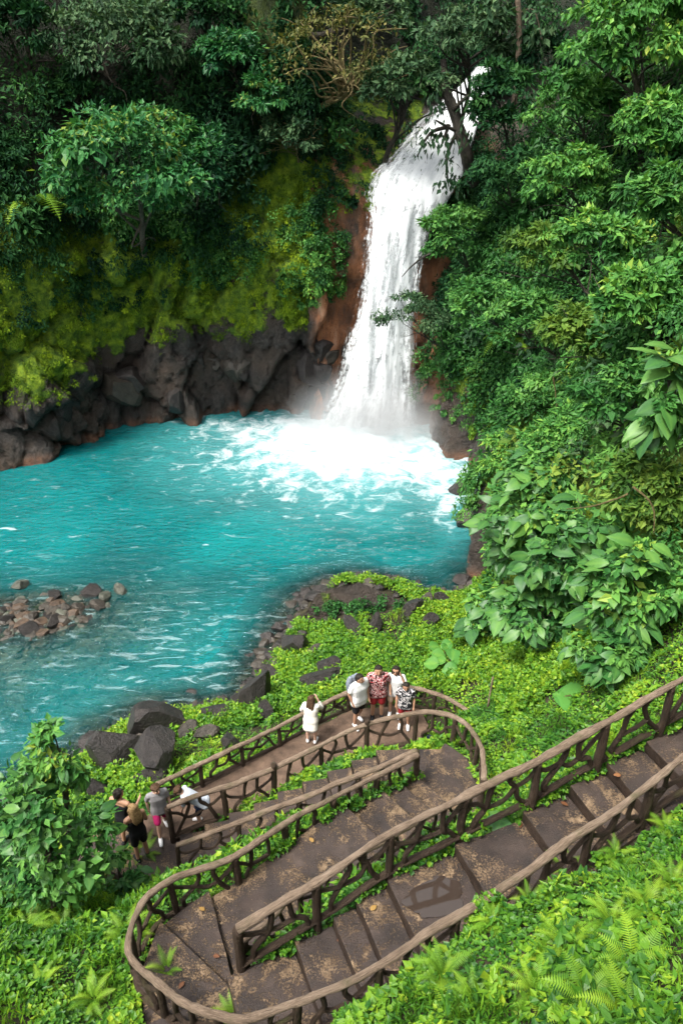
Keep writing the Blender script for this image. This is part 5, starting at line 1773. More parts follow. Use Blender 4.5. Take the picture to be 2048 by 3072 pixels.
G = np.concatenate([scatter_ground(420000, (-8, 9.0), (1.0, 12.5), 0.5), scatter_ground(110000, (-8, 6.5), (10.5, 22.5), 0.35)])
G = G[in_view(G)]
G = G[(np.hypot((G[:, 0] - MR_P[0]) / 1.9, (G[:, 1] - MR_P[1]) / 1.2) > 1) & ((G[:, 2] > 0.6) | (fbm(G * 0.9, 2, 507) > 0.1))]
lump = fbm(G * np.array([1.6, 1.6, 0]), 3, 500)
hump = np.clip(0.11 + 0.30 * lump + 0.12 * fbm(G * np.array([4.5, 4.5, 0]), 2, 505), 0.01, 0.6)
near_floor = on_floor(G[:, 0], G[:, 1], 0.35)
hump = np.where(near_floor, np.minimum(hump, 0.09), hump)
n = len(G)
P = G.copy(); P[:, 2] += hump * rg.random(n) ** 0.4 + 0.015
gx = (terrain(G[:, 0] + 0.2, G[:, 1], False) - terrain(G[:, 0] - 0.2, G[:, 1], False)) / 0.4
gy = (terrain(G[:, 0], G[:, 1] + 0.2, False) - terrain(G[:, 0], G[:, 1] - 0.2, False)) / 0.4
GN = nrm(np.c_[-np.clip(gx, -1.2, 1.2) * 0.6, -np.clip(gy, -1.2, 1.2) * 0.6, np.ones(n)])
N = nrm(GN + rnd_unit(rg, n) * 0.55)
D = nrm(rnd_unit(rg, n) * np.array([1, 1, 0.3]) + np.array([0, -0.15, -0.05]))
L = rg.uniform(0.045, 0.095, n) * (1 + 0.4 * (fbm(G * 0.8, 2, 510) > 0.15))
px_, py_ = cam_see(P)
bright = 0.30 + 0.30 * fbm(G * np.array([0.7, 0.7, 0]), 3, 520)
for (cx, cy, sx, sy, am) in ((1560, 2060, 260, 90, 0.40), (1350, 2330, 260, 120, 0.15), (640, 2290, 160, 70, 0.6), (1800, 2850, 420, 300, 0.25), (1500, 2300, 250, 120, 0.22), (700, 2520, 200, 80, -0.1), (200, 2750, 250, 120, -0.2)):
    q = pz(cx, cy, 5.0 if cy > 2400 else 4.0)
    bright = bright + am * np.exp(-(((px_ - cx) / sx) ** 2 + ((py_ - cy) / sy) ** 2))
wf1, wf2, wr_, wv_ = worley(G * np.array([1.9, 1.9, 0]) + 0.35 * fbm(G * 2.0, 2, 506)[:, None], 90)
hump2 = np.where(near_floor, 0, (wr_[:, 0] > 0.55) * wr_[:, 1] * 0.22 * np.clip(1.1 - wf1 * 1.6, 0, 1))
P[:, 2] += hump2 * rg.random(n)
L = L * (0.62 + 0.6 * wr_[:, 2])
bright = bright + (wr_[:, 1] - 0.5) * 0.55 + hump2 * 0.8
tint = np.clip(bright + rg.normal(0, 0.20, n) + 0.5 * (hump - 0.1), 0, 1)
sp = wr_[:, 0] + rg.normal(0, 0.07, n)
Wd = L * rg.uniform(0.6, 0.95, n)
gras = (sp > 0.80) & ~near_floor
D[gras] = nrm(rnd_unit(rg, int(gras.sum())) * 0.55 + np.array([0, -0.1, 0.9])); L[gras] = rg.uniform(0.10, 0.22, int(gras.sum())); Wd[gras] = L[gras] * 0.11
lance = (sp > 0.55) & (sp <= 0.80)
L[lance] *= 1.5; Wd[lance] = L[lance] * 0.34
tint = np.where(lance, tint * 0.7, np.where(gras, tint * 0.8 + 0.15, tint))
thin = rg.random(n) < np.clip(0.66 + 0.5 * fbm(G * np.array([2.6, 2.6, 0]), 2, 508), 0.25, 1.0)
P, N, D, L, Wd, tint = P[thin], N[thin], D[thin], L[thin], Wd[thin], tint[thin]
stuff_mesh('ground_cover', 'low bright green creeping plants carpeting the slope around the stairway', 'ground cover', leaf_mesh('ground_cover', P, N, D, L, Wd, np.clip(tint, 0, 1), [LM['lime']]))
# taller herbs on the shore bank and around the boulders
H = scatter_ground(7000, (-8, 6.2), (11, 23), 0.25, lambda x, y, z: ~((y < 14.0) & (x > -4.4) & (x < 3.4) & (y < 13.9)), 0.3)
H = H[in_view(H)]
H = H[np.hypot((H[:, 0] - MR_P[0]) / 1.9, (H[:, 1] - MR_P[1]) / 1.3) > 1]
keep = fbm(H * np.array([0.55, 0.55, 0]), 3, 540) > -0.22
H = H[keep][:2300]
rad = rg.uniform(0.10, 0.30, len(H))
H[:, 2] += rad * 0.5
A = clump_leaves(rg, H, rad, np.tile([0, -0.2, 0.8], (len(H), 1)), 46, 0.085, 0.7, up=0.8, droop=0.2, t0=np.clip(0.42 + 0.5 * fbm(H * 0.6, 3, 545) + rg.normal(0, 0.12, len(H)), 0, 1))
stuff_mesh('bank_herbs', 'leafy green herbs growing between the boulders of the near shore', 'herbs', leaf_mesh('bank_herbs', *A, [LM['lime']]))
# larger-leaved weeds standing out of the carpet
W_ = scatter_ground(5200, (-8, 7.5), (1.8, 12.3), 0.5, None, 0.18)
W_ = W_[in_view(W_)]
W_ = W_[fbm(W_ * np.array([0.9, 0.9, 0]), 3, 570) > 0.02][:1100]
W_[:, 2] += 0.16
A = clump_leaves(rg, W_, rg.uniform(0.05, 0.15, len(W_)), np.tile([0, -0.1, 0.9], (len(W_), 1)), 12, 0.105, 0.5, up=0.9, droop=0.25, t0=np.clip(0.38 + 0.6 * fbm(W_ * 0.7, 2, 571) + rg.normal(0, .18, len(W_)), 0, 1))
stuff_mesh('weeds', 'larger-leaved weeds sprouting from the ground cover on the foreground slopes', 'weeds', leaf_mesh('weeds', *A, [LM['lime']]))
# plants on the mossy shore rock
a_ = rg.uniform(0, 6.28, 90); 
Q = MR_P + np.c_[np.cos(a_) * rg.uniform(0, 1.5, 90) + 0.2, -0.3 - np.abs(np.sin(a_)) * rg.uniform(0.2, 0.9, 90), rg.uniform(-0.5, 0.45, 90)]
A = clump_leaves(rg, Q, np.full(90, 0.20), np.tile([0, -0.6, 0.6], (90, 1)), 45, 0.085, 0.7, up=0.7, t0=rg.uniform(0.0, 0.4, 90))
stuff_mesh('rock_plants', 'leafy plants covering the near side of the mossy shore rock', 'herbs', leaf_mesh('rock_plants', *A, [LM['mid']]))
# trailing leaves along the kerbs of the stairs
E_ = []
for s in np.linspace(0.0, 1.1, 240):
    k = int(np.searchsorted(F1S, s)); zt = Z0 + RISE * k
    p = F1A + (F1B - F1A) * s - F1P * rg.uniform(0.0, 0.16) + F1P * 0.02
    E_.append((p[0], p[1], zt + rg.uniform(0.0, 0.12)))
    if s < 0.72:
        for q_ in range(3):
            o_ = rg.uniform(0.02, 0.26)
            p = F1A + (F1B - F1A) * (s + rg.uniform(-.004, .004)) + F1P * (f1w(s) + o_)
            E_.append((p[0], p[1], zt + np.interp(s, [0.02, 0.12, 0.6, 0.74], [0.1, 1, 1, 0.2]) * (0.42 + 1.3 * o_) + rg.uniform(0.0, 0.12)))
for s in np.linspace(0.05, 1.0, 170):
    p = F2A + (F2B - F2A) * s; k = min(3, int(np.searchsorted(f2s, s)) - 1)
    E_.append((p[0] + F2P[0] * rg.uniform(-.1, .12), p[1] + F2P[1] * rg.uniform(-.1, .12), f2z[k] + rg.uniform(0, 0.1)))
    p = p + F2P * (F2W + rg.uniform(-0.15, 0.1))
    E_.append((p[0], p[1], f2z[k] + rg.uniform(0, 0.12)))
for (px, py, z_) in [(x, np.interp(x, [1290, 1470, 1660], [2800, 2690, 2555]), np.interp(x, [1290, 1470, 1660], [7.74, 7.9, 8.06])) for x in np.linspace(1270, 1660, 150)]:
    p = pz(px, py, z_)
    E_.append((p[0] + rg.normal(0, .05), p[1] - rg.uniform(-0.02, 0.14), p[2] - rg.uniform(-0.03, 0.28)))
E_ = np.array(E_); E_ = E_[fbm(E_ * 1.3, 2, 560) > -0.15]
A = clump_leaves(rg, E_, np.full(len(E_), 0.09), np.tile([0, 0, 0.8], (len(E_), 1)), 16, 0.06, 0.8, up=0.7, t0=np.clip(0.3 + 0.4 * fbm(E_ * 0.8, 2, 561) + rg.normal(0, .1, len(E_)), 0, 1))
stuff_mesh('kerb_plants', 'small creeping plants trailing along the edges of the stairs', 'ground cover', leaf_mesh('kerb_plants', *A, [LM['lime']]))

# ---- bare vines and twigs on the hillside
VINES = [(1880, 1480, 11.6, 1700, 1530, 12.6, 'thin bare vine arching through the yellow-green shrub at right'), (1900, 1460, 11.6, 1960, 1600, 11.2, 'dry twig hanging beside the yellow-green shrub at the right edge'),
         (1790, 1130, 17.5, 1775, 1330, 17.8, 'pale hanging vine in the middle of the right slope'), (1660, 1130, 21.0, 1655, 1290, 21.0, 'brown hanging stem above the wide fresh green shrub'),
         (1290, 760, 34.2, 1205, 830, 34.0, 'bare dark twig sticking out over the falling water')]
for k, (x0, y0, Y0, x1, y1, Y1, lab) in enumerate(VINES):
    a_, b_ = pY(x0, y0, Y0), pY(x1, y1, Y1)
    m_ = (a_ + b_) / 2 + np.array([0, -0.1, 0.10])
    q_ = resample([a_, m_ + rg.normal(0, .08, 3), b_], 0.12)
    q_ = q_ + 0.04 * np.c_[fbm(q_ * 2, 2, k), fbm(q_ * 2, 2, k + 5), fbm(q_ * 2, 2, k + 9)]
    r_ = 0.022 if k < 4 else 0.05
    ob = link('vine', tubes_mesh('vine', [(q_, np.linspace(r_, r_ * 0.4, len(q_)), 6, 0.2)], [M_TWIG if k < 4 else M_DTRUNK]))
    tag(ob, lab, 'vine', 'vines and twigs')
# thin stake in the bright ground cover
q_ = np.array([pz(1462, 2120, 4.05), pz(1478, 2030, 4.75)])
ob = link('stake', tubes_mesh('stake', [(resample(q_, 0.1), 0.022, 7, 0.1)], [M_RAIL]))
tag(ob, 'thin pale stake standing in the bright ground cover right of the deck', 'stake')
# fallen leaves on the treads
M_DEAD = leaf_mat('fallen leaf', [(0.0, (0.10, 0.04, 0.02)), (0.5, (0.20, 0.085, 0.035)), (1.0, (0.28, 0.17, 0.05))], 0.6, 0.1, 0.3, 0.5)
DL = broad_leaf('fallen_leaf', 0.6, 0.05); DL.materials.clear(); DL.materials.append(M_DEAD)
FALLEN = [(553, 2948, 'orange fallen leaf lying on the lower stair turn'), (615, 2735, 'curled rusty fallen leaf at the top of the second flight'), (1010, 2825, 'yellowish fallen leaf on a narrow tread of the upper flight'), (1680, 2410, 'small yellow fallen leaf beside a post of the upper railing'),
          (1110, 2735, 'limp olive fallen leaf under the upper railing'), (1860, 2330, 'brown fallen leaf on a tread near the right frame edge'), (640, 2870, 'small dark fallen leaf in the middle of the stair turn'), (1560, 2470, 'brown fallen leaf on the tread above the puddle'), (940, 2530, 'fallen leaf on the long ramp of the second flight')]
for k, (px, py, lab) in enumerate(FALLEN):
    d = ray(px, py); best = None
    for nm, q, z in STEPS:
        p = np.array([0, 0, CAM_H]) + d * ((z - CAM_H) / d[2])
        if in_poly(p[:1], p[1:2], q)[0] and (best is None or z > best[2]):
            best = p
    if best is None:
        continue
    o = link('fallen_leaf', DL, None, best + np.array([0, 0, 0.035]), (rg.uniform(-.1, .25), rg.uniform(-.2, .2), rg.uniform(0, 6)), 0.11)
    tag(o, lab, 'leaf', 'fallen leaves on the stairs')

# ================================================================== VISITORS
def ico(sub=2):
    bm = bmesh.new(); bmesh.ops.create_icosphere(bm, subdivisions=sub, radius=1.0)
    V = np.array([v_.co[:] for v_ in bm.verts]); F = np.array([[v_.index for v_ in f.verts] for f in bm.faces]); bm.free()
    return V, F


ICO_V, ICO_F = ico(2)


class Body:
    """collects closed shapes that are fused into one continuous surface"""
    def __init__(self):
        self.V, self.T, self.Q, self.n = [], [], [], 0

    def ball(self, c, r):
        r = np.broadcast_to(np.asarray(r, float), (3,))
        self.V.append(ICO_V * r + np.asarray(c)); self.T.append(ICO_F + self.n); self.n += len(ICO_V)

    def limb(self, pts, rad):
        P, R = resample(np.array(pts, float), 0.025, np.array(rad, float))
        V, Q, T = tube_arrays(P, R, 12)
        self.V.append(V); self.Q.append(Q + self.n); self.T.append(T + self.n); self.n += len(V)
        self.ball(P[0], R[0]); self.ball(P[-1], R[-1])

    def fuse(self, name, mat, voxel, smooth=4):
        me = raw_mesh(name, np.concatenate(self.V), [a for a in (np.concatenate(self.Q) if self.Q else np.zeros((0, 4), int), np.concatenate(self.T)) if len(a)], [mat])
        o = bpy.data.objects.new(name, me); COL.objects.link(o)
        m = o.modifiers.new('r', 'REMESH'); m.mode = 'VOXEL'; m.voxel_size = voxel; m.use_smooth_shade = True
        if smooth:
            s = o.modifiers.new('s', 'SMOOTH'); s.iterations = smooth; s.factor = 0.5
        dg = bpy.context.evaluated_depsgraph_get()
        me2 = bpy.data.meshes.new_from_object(o.evaluated_get(dg))
        me2.name = name
        bpy.data.objects.remove(o); bpy.data.meshes.remove(me)
        if not me2.materials:
            me2.materials.append(mat)
        return me2


def cloth(name, c, rough=0.85):
    return simple_mat(name, tuple(x * 0.82 for x in c), c, 14, rough, 0.3, 0.15)


def print_cloth(name, stops, scale):
    m, nt, out = new_mat(name)
    v = coords(nt, 'Object')
    f = noise_n(nt, v, scale, 2, 0.4, 1.2)
    bsdf(nt, out, ramp(nt, f, stops, 'CONSTANT'), 0.85, None, 0.15)
    return m


SKIN = [simple_mat('tan skin', (0.34, 0.185, 0.115), (0.40, 0.225, 0.145), 8, 0.5, 0, 0.35), simple_mat('light skin', (0.50, 0.30, 0.215), (0.56, 0.35, 0.26), 8, 0.5, 0, 0.35)]
HAIR = {'black': simple_mat('black hair', (0.008, 0.007, 0.006), (0.03, 0.024, 0.02), 30, 0.6, 0.5, 0.12), 'brown': simple_mat('brown hair', (0.03, 0.017, 0.010), (0.095, 0.055, 0.032), 30, 0.6, 0.5, 0.12),
        'blonde': simple_mat('blonde hair', (0.16, 0.09, 0.04), (0.42, 0.28, 0.14), 30, 0.6, 0.5, 0.12)}
WHITE = cloth('white cotton', (0.78, 0.78, 0.78)); CREAM = cloth('cream knit', (0.72, 0.68, 0.62)); BLACKC = cloth('black cotton', (0.015, 0.015, 0.017)); REDC = cloth('red cotton', (0.30, 0.025, 0.03))
BEIGE = cloth('beige cotton', (0.52, 0.38, 0.27)); GREYC = cloth('grey jersey', (0.26, 0.25, 0.26)); PINK = cloth('magenta shorts', (0.55, 0.03, 0.16)); NAVY = cloth('navy', (0.02, 0.03, 0.06)); PALEB = cloth('pale blue grey cotton', (0.55, 0.60, 0.68))
FLORAL = print_cloth('red floral print', [(0.0, (0.02, 0.015, 0.015)), (0.44, (0.33, 0.03, 0.035)), (0.52, (0.75, 0.70, 0.68)), (0.58, (0.30, 0.03, 0.035)), (0.66, (0.04, 0.03, 0.03))], 16)
TIEDYE = print_cloth('black and white print', [(0.0, (0.02, 0.02, 0.024)), (0.46, (0.16, 0.16, 0.17)), (0.52, (0.62, 0.58, 0.58)), (0.60, (0.03, 0.03, 0.035))], 8)
SHOE_W = cloth('white sneaker', (0.75, 0.75, 0.76)); SHOE_B = cloth('black sneaker', (0.02, 0.02, 0.022)); DARKP = cloth('dark plastic', (0.01, 0.01, 0.011), 0.25); EYE = cloth('eye', (0.02, 0.015, 0.012), 0.2); LIP = cloth('lips', (0.36, 0.13, 0.11), 0.5)

J0 = dict(pelvis=(0, 0, .93), waist=(0, .005, 1.08), chest=(0, .01, 1.28), neck=(0, 0, 1.47), head=(0, .025, 1.605),
          hipL=(-.09, 0, .90), kneeL=(-.105, .02, .49), ankL=(-.11, -.015, .085), toeL=(-.13, .15, .035), hipR=(.09, 0, .90), kneeR=(.105, .02, .49), ankR=(.11, -.015, .085), toeR=(.13, .15, .035),
          shL=(-.185, 0, 1.405), elL=(-.245, -.02, 1.13), wrL=(-.25, .07, .89), shR=(.185, 0, 1.405), elR=(.245, -.02, 1.13), wrR=(.25, .07, .89))


def person(label, loc, yaw, H, pose, skin, hair, hair_kind, top, bottom, shoes, top_kind='tee', look=(0, 0), extras=(), build=1.0, group='visitors'):
    s = H / 1.72
    J = {k: np.array(v, float) for k, v in {**J0, **pose}.items()}
    root = empty('person', loc, label, 'person', group, math.radians(yaw))
    root.scale = (s, s, s)
    sk = SKIN[skin]
    lat = nrm(J['shR'] - J['shL']); hlat = nrm(J['hipR'] - J['hipL'])
    b = Body()

    def torso(B, inf, lo=0.0, hi=1.0, flare=0.0):
        lv = [(J['pelvis'] - (J['chest'] - J['pelvis']) * 0.12, hlat, .085, .105), (J['pelvis'], hlat, .085, .112), (J['waist'], (hlat + lat) / 2, .065, .104), ((J['waist'] + J['chest']) / 2, lat, .078, .108),
              (J['chest'], lat, .095, .110), (J['chest'] * .45 + J['neck'] * .55, lat, .115, .082)]
        n_ = len(lv)
        for k in range(n_ - 1):
            for t in np.linspace(0, 1, 4):
                f = (k + t) / (n_ - 1)
                if f < lo or f > hi:
                    continue
                c = lv[k][0] * (1 - t) + lv[k + 1][0] * t; l = nrm(lv[k][1] * (1 - t) + lv[k + 1][1] * t)
                w = (lv[k][2] * (1 - t) + lv[k + 1][2] * t) * build; r = (lv[k][3] * (1 - t) + lv[k + 1][3] * t) * (0.5 + 0.5 * build) + inf + flare * (1 - f)
                B.limb([c - l * w, c + l * w], [r * .92, r * .92])
    torso(b, -0.006)
    b.limb([J['shL'], J['neck'] - np.array([0, 0, .04]), J['shR']], [.058, .07, .058])
    b.limb([J['neck'] - np.array([0, 0, .05]), J['neck'] * .4 + J['head'] * .6], [.056, .054])
    for S in 'LR':
        b.limb([J['hip' + S], J['hip' + S] * .4 + J['knee' + S] * .6, J['knee' + S], J['knee' + S] * .62 + J['ank' + S] * .38, J['ank' + S]], np.array([.088, .068, .052, .054, .036]) * (0.4 + 0.6 * build))
        b.limb([J['ank' + S], J['ank' + S] * .4 + J['toe' + S] * .6 - np.array([0, 0, .01]), J['toe' + S]], [.040, .040, .028])
        b.limb([J['sh' + S], J['sh' + S] * .5 + J['el' + S] * .5, J['el' + S], J['el' + S] * .65 + J['wr' + S] * .35, J['wr' + S]], np.array([.052, .046, .036, .038, .026]) * (0.5 + 0.5 * build))
        # hand: palm, four fingers, thumb
        fd = nrm(J['wr' + S] - J['el' + S])
        side = nrm(np.cross(fd, lat + np.array([0.01, 0.02, 0.03]))); nrm_p = nrm(np.cross(fd, side))
        w0 = J['wr' + S]
        b.limb([w0, w0 + fd * .075], [.024, .030])
        for k in range(4):
            r0 = w0 + fd * .078 + side * (k - 1.5) * .017
            ln = (.062, .072, .068, .052)[k]
            b.limb([r0, r0 + fd * ln * .55 + nrm_p * .006, r0 + fd * ln + nrm_p * .022], [.0092, .0088, .0075])
        b.limb([w0 + fd * .02 + side * .022, w0 + fd * .05 + side * .045 + nrm_p * .01, w0 + fd * .08 + side * .05 + nrm_p * .02], [.011, .010, .0085])
    # head in its own turned frame
    a, t = math.radians(look[0]), math.radians(look[1])
    Rm = np.array([[math.cos(a), -math.sin(a), 0], [math.sin(a), math.cos(a), 0], [0, 0, 1]]) @ np.array([[1, 0, 0], [0, math.cos(t), -math.sin(t)], [0, math.sin(t), math.cos(t)]])
    hc = J['head']
    hp = lambda x, y, z: hc + Rm @ np.array([x, y, z])
    for (c, r) in (((0, -.01, .025), .092), ((0, .0, .0), .084), ((0, .022, -.055), .060), ((0, -.03, .03), .086), ((0, .045, -.085), .034), ((.03, .04, -.03), .04), ((-.03, .04, -.03), .04)):
        b.ball(hp(*c), r)
    b.limb([hp(0, .082, .012), hp(0, .104, -.026)], [.010, .016])
    for sx in (-1, 1):
        b.limb([hp(sx * .084, -.01, .015), hp(sx * .086, -.008, -.02)], [.016, .012])
    link('body', b.fuse('body', sk, 0.0085, 3), root)
    for sx in (-1, 1):
        e = Body(); e.ball(hp(sx * .034, .080, .006), (.013, .010, .008)); link('eye', raw_mesh('eye', np.concatenate(e.V), np.concatenate(e.T), [EYE]), root)
    e = Body(); e.limb([hp(-.022, .083, -.055), hp(0, .090, -.056), hp(.022, .083, -.055)], [.005, .007, .005]); link('mouth', raw_mesh('mouth', np.concatenate(e.V), [np.concatenate(e.Q), np.concatenate(e.T)], [LIP]), root)
    # hair
    hb = Body()
    hm = HAIR[hair]
    hb.ball(hp(0, -.030, .050), (.102, .096, .086)); hb.ball(hp(0, -.050, .0), (.094, .072, .085)); hb.ball(hp(0, .025, .092), (.072, .045, .030))
    if hair_kind == 'long':
        for x in (-.05, 0, .05):
            hb.limb([hp(x, -.06, .02), hp(x * 1.3, -.09, -.12), hp(x * 1.5, -.105, -.24), hp(x * 1.1, -.10, -.36)], [.055, .055, .048, .02])
        for x in (-.085, .085):
            hb.limb([hp(x, .0, .03), hp(x * 1.08, -.02, -.10), hp(x, -.05, -.2)], [.035, .03, .02])
    if hair_kind == 'bun':
        hb.ball(hp(0, -.09, .10), .045); hb.limb([hp(0, -.08, -.03), hp(0, -.10, -.13)], [.05, .02])
    if hair_kind == 'shaggy':
        for k in range(9):
            q = k * .7; hb.ball(hp(.07 * math.cos(q), -.03 + .06 * math.sin(q), .06), .05)
        hb.limb([hp(-.06, .06, .07), hp(.05, .075, .06)], [.03, .028])
    if hair_kind != 'cap':
        link('hair', hb.fuse('hair', hm, 0.010, 2), root)
    else:
        cb = Body(); cb.ball(hp(0, -.015, .055), (.106, .112, .085)); cb.limb([hp(-.05, .09, .05), hp(.05, .09, .05)], [.02, .02]); cb.limb([hp(-.04, .13, .042), hp(.04, .13, .042)], [.012, .012])
        link('cap', cb.fuse('cap', NAVY, 0.010, 2), root)
        hb2 = Body(); hb2.ball(hp(0, -.045, .0), (.094, .075, .075)); link('hair', hb2.fuse('hair', hm, 0.011, 2), root)
    # garments
    if top is not None:
        g = Body()
        if top_kind == 'tank':
            torso(g, .010, .12, .86)
            for S in 'LR':
                g.limb([J['chest'] * .5 + J['sh' + S] * .5 + np.array([0, 0, .01]), J['sh' + S] * .6 + J['neck'] * .4], [.06, .04])
        else:
            torso(g, .022 if top_kind != 'dress' else .03, -.1, 1.0, .018)
            g.limb([J['shL'], J['neck'] - np.array([0, 0, .055]), J['shR']], [.074, .078, .074])
            for S in 'LR':
                ln = .62 if top_kind == 'tee' else 1.0
                e_ = J['sh' + S] * (1 - ln) + J['el' + S] * ln
                pts_ = [J['sh' + S], e_]; rr = [.072, .072]
                if top_kind == 'dress':
                    pts_.append(J['el' + S] * .5 + J['wr' + S] * .5); rr = [.072, .066, .056]
                g.limb(pts_, np.array(rr) * (0.5 + 0.5 * build))
            hemc = J['pelvis']
            hl = .10 if top_kind == 'tee' else .26
            dn = nrm(J['pelvis'] - J['waist'])
            for f in np.linspace(0, 1, 5):
                c = hemc + dn * hl * f
                g.limb([c - hlat * .085 * build, c + hlat * .085 * build], [.128 + .012 * f] * 2)
        link('shirt' if top_kind != 'dress' else 'dress', g.fuse('shirt', top, 0.012, 3), root)
    if bottom is not None:
        g = Body()
        for f in np.linspace(0, 1, 4):
            c = J['pelvis'] + (J['waist'] - J['pelvis']) * (f * .5 - .35)
            g.limb([c - hlat * .082 * build, c + hlat * .082 * build], [.118 * (0.5 + 0.5 * build)] * 2)
        for S in 'LR':
            e_ = J['hip' + S] * .22 + J['knee' + S] * .78
            g.limb([J['hip' + S], J['hip' + S] * .5 + e_ * .5, e_], np.array([.108, .098, .090]) * (0.5 + 0.5 * build))
        link('shorts', g.fuse('shorts', bottom, 0.012, 3), root)
    for S in 'LR':
        g = Body()
        an, to = J['ank' + S], J['toe' + S]
        dr = nrm((to - an) * np.array([1, 1, 0.3]))
        g.limb([an - dr * .035 - np.array([0, 0, .035]), an + dr * .05 - np.array([0, 0, .02]), to], [.046, .052, .040]); g.limb([an + np.array([0, 0, .015]), an - np.array([0, 0, .03])], [.046, .046])
        link('shoe', g.fuse('shoe', shoes, 0.010, 2), root)
    if 'sunglasses' in extras:
        g = Body()
        for sx in (-1, 1):
            g.ball(hp(sx * .034, .090, .008), (.028, .012, .02)); g.limb([hp(sx * .055, .085, .01), hp(sx * .09, -.01, .018)], [.006, .005])
        g.limb([hp(-.02, .096, .012), hp(.02, .096, .012)], [.006, .006])
        link('sunglasses', g.fuse('sunglasses', DARKP, 0.007, 0), root)
    return root


DZ = DECK_Z + 0.012
# four friends on the deck
person('man in white t-shirt and black shorts wearing a grey backpack, leftmost of the four friends', (0.41, 12.74, DZ), 215, 1.65,
       dict(wrL=(-.22, .10, .90), elR=(.26, -.05, 1.14), wrR=(.22, .04, .90), ankL=(-.12, -.20, .09), kneeL=(-.11, -.05, .49), toeL=(-.14, -.05, .04), head=(0.01, .05, 1.59)), 0, 'black', 'short', WHITE, BLACKC, SHOE_W, look=(25, 2), build=1.12)
person('man in red floral shirt and red shorts looking down, second of the four friends', (0.86, 12.98, DZ), 182, 1.69,
       dict(head=(0, .055, 1.59), wrL=(-.30, .05, .93), elL=(-.29, -.03, 1.15), elR=(.29, -.02, 1.15), wrR=(.32, .08, .95)), 0, 'black', 'short', FLORAL, REDC, SHOE_B, look=(0, 2), build=1.15)
person('woman with dark sunglasses, white top and beige shorts holding a phone to her ear', (1.28, 13.08, DZ), 172, 1.54,
       dict(elL=(-.27, .10, 1.22), wrL=(-.155, .10, 1.50), elR=(.24, -.03, 1.13)), 0, 'black', 'long', WHITE, BEIGE, SHOE_W, look=(-8, 8), extras=('sunglasses',), build=1.08)
person('boy in black and white print t-shirt and red shorts, rightmost of the four friends', (1.50, 12.70, DZ), 168, 1.43,
       dict(head=(0, .055, 1.585)), 0, 'black', 'short', TIEDYE, REDC, SHOE_W, look=(10, -8), build=1.0)
bp = empty('backpack', (0.41 - 0.02, 12.74 + 0.10, DZ + 1.05), 'grey backpack worn by the man in the white t-shirt', 'backpack', None, math.radians(215))
g = Body()
for x in (-.09, 0, .09):
    g.limb([(x, -.20, -.12), (x, -.215, .10), (x, -.19, .26)], [.085, .095, .06])
bag = link('bag', g.fuse('bag', simple_mat('grey nylon', (0.10, 0.12, 0.15), (0.24, 0.27, 0.32), 10, 0.6, 0.3), 0.014, 3), bp)
g = Body(); g.limb([(-.06, -.30, -.08), (.06, -.30, -.08)], [.045, .045]); link('front_pocket', g.fuse('front_pocket', simple_mat('dark nylon', (0.03, 0.03, 0.035), (0.07, 0.07, 0.08), 10, 0.6, 0.3), 0.012, 2), bag)
for sx in (-1, 1):
    g = Body(); g.limb([(sx * .10, -.13, .30), (sx * .12, -.02, .36), (sx * .13, .115, .27), (sx * .14, .10, .08), (sx * .14, -.06, -.06)], [.018] * 5)
    link('strap', g.fuse('strap', simple_mat('strap nylon', (0.05, 0.05, 0.06), (0.10, 0.10, 0.12), 10, 0.6, 0.3), 0.010, 1), bp)
# woman photographing over the rail
person('long-haired woman in a white dress seen from behind, leaning at the deck railing', (-0.70, 12.22, DZ), -12, 1.40,
       dict(pelvis=(0, -.03, .92), chest=(0, .03, 1.27), neck=(0, .05, 1.45), head=(.01, .09, 1.585), shL=(-.18, .05, 1.39), shR=(.18, .05, 1.39), elR=(.26, .20, 1.22), wrR=(.12, .28, 1.46), elL=(-.28, .08, 1.14), wrL=(-.20, .24, 1.02)), 1, 'brown', 'long', CREAM, None, SHOE_W, 'dress', look=(-10, -6), build=1.0)
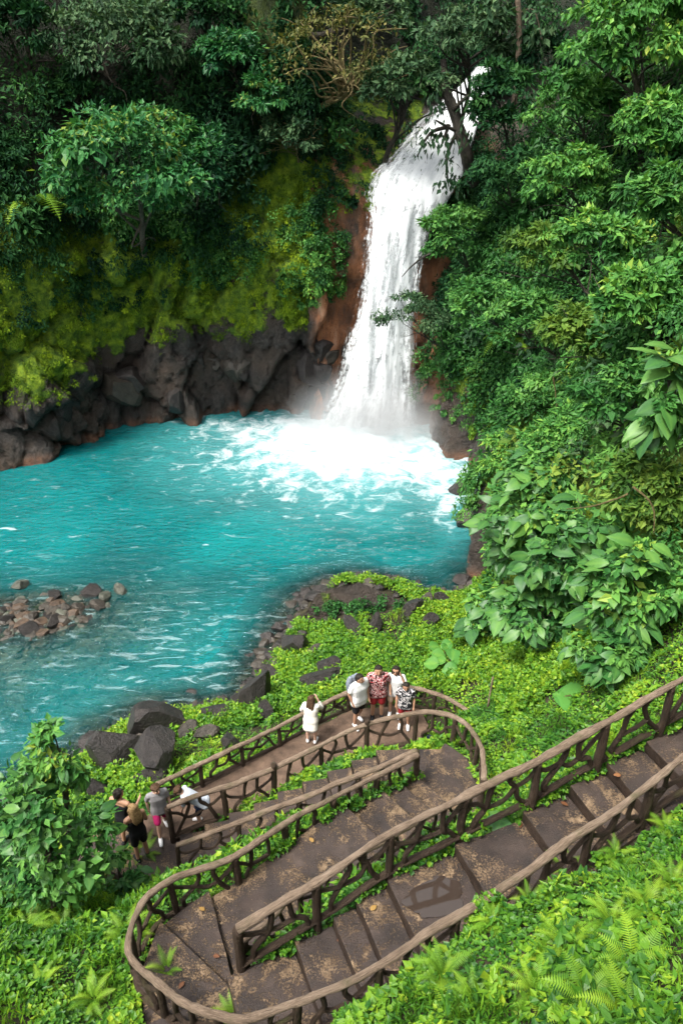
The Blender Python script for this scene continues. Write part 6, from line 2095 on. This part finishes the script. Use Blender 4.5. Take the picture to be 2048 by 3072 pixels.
# person with a cap among the plants behind the arched railing
person('person in a dark cap sitting low behind the arched railing', (2.02, 11.72, DECK_Z - 0.18), 150, 1.68,
       dict(pelvis=(0, 0, .20), waist=(0, .01, .35), chest=(0, .05, .56), neck=(0, .07, .75), head=(0, .11, .885), hipL=(-.09, .02, .18), hipR=(.09, .02, .18), kneeL=(-.14, .38, .42), kneeR=(.14, .38, .42), ankL=(-.13, .46, .06), ankR=(.13, .46, .06), toeL=(-.15, .62, .03), toeR=(.15, .62, .03),
            shL=(-.185, .06, .68), shR=(.185, .06, .68), elL=(-.25, .2, .48), elR=(.25, .2, .48), wrL=(-.14, .38, .46), wrR=(.14, .38, .46)), 0, 'black', 'cap', BLACKC, NAVY, SHOE_B, look=(25, -20))
# group on the path at left
person('boy in grey t-shirt and pink shorts stepping on the path below the stairs', (-3.66, 9.80, DZ - .012), 205, 1.47,
       dict(kneeR=(.11, .16, .50), ankR=(.12, .20, .10), toeR=(.14, .36, .04), kneeL=(-.10, -.05, .50), ankL=(-.10, -.24, .12), toeL=(-.12, -.12, .04), head=(0, .05, 1.595), elR=(.25, -.10, 1.15), wrR=(.24, -.08, .90)), 1, 'brown', 'shaggy', GREYC, PINK, SHOE_W, look=(25, 6), build=0.92)
person('woman with long blonde hair and black top and skirt, back turned, on the left path', (-3.95, 9.22, DZ - .012), 40, 1.56,
       dict(elL=(-.25, .02, 1.13), wrL=(-.20, .20, 1.02), elR=(.24, .0, 1.13), wrR=(.18, .22, 1.0)), 0, 'blonde', 'long', BLACKC, BLACKC, SHOE_B, 'tank', look=(12, -6), build=0.92)
person('dark-haired woman with hair tied up in a black top, half hidden behind the left shrub', (-4.30, 9.52, DZ - .012), -20, 1.62,
       dict(elL=(-.28, .08, 1.14), wrL=(-.32, .26, 1.06), elR=(.25, .10, 1.14), wrR=(.22, .30, 1.18)), 0, 'black', 'bun', BLACKC, BLACKC, SHOE_B, 'tank', look=(-20, 0), build=0.92)
person('boy in pale shirt bending forward behind the left end of the arched railing', (-2.98, 10.0, DZ), 100, 1.36,
       dict(pelvis=(0, -.16, .88), waist=(0, -.02, .99), chest=(0, .15, 1.15), neck=(0, .27, 1.29), head=(0, .38, 1.37), hipL=(-.09, -.15, .86), hipR=(.09, -.15, .86), kneeL=(-.10, -.02, .48), kneeR=(.10, .02, .48), ankL=(-.11, -.08, .085), ankR=(.11, -.04, .085), toeL=(-.13, .08, .035), toeR=(.13, .12, .035),
            shL=(-.18, .23, 1.23), shR=(.18, .23, 1.23), elL=(-.21, .30, .97), elR=(.21, .30, .97), wrL=(-.14, .36, .74), wrR=(.14, .36, .74)), 1, 'brown', 'shaggy', PALEB, NAVY, SHOE_W, look=(0, -35), build=0.9)
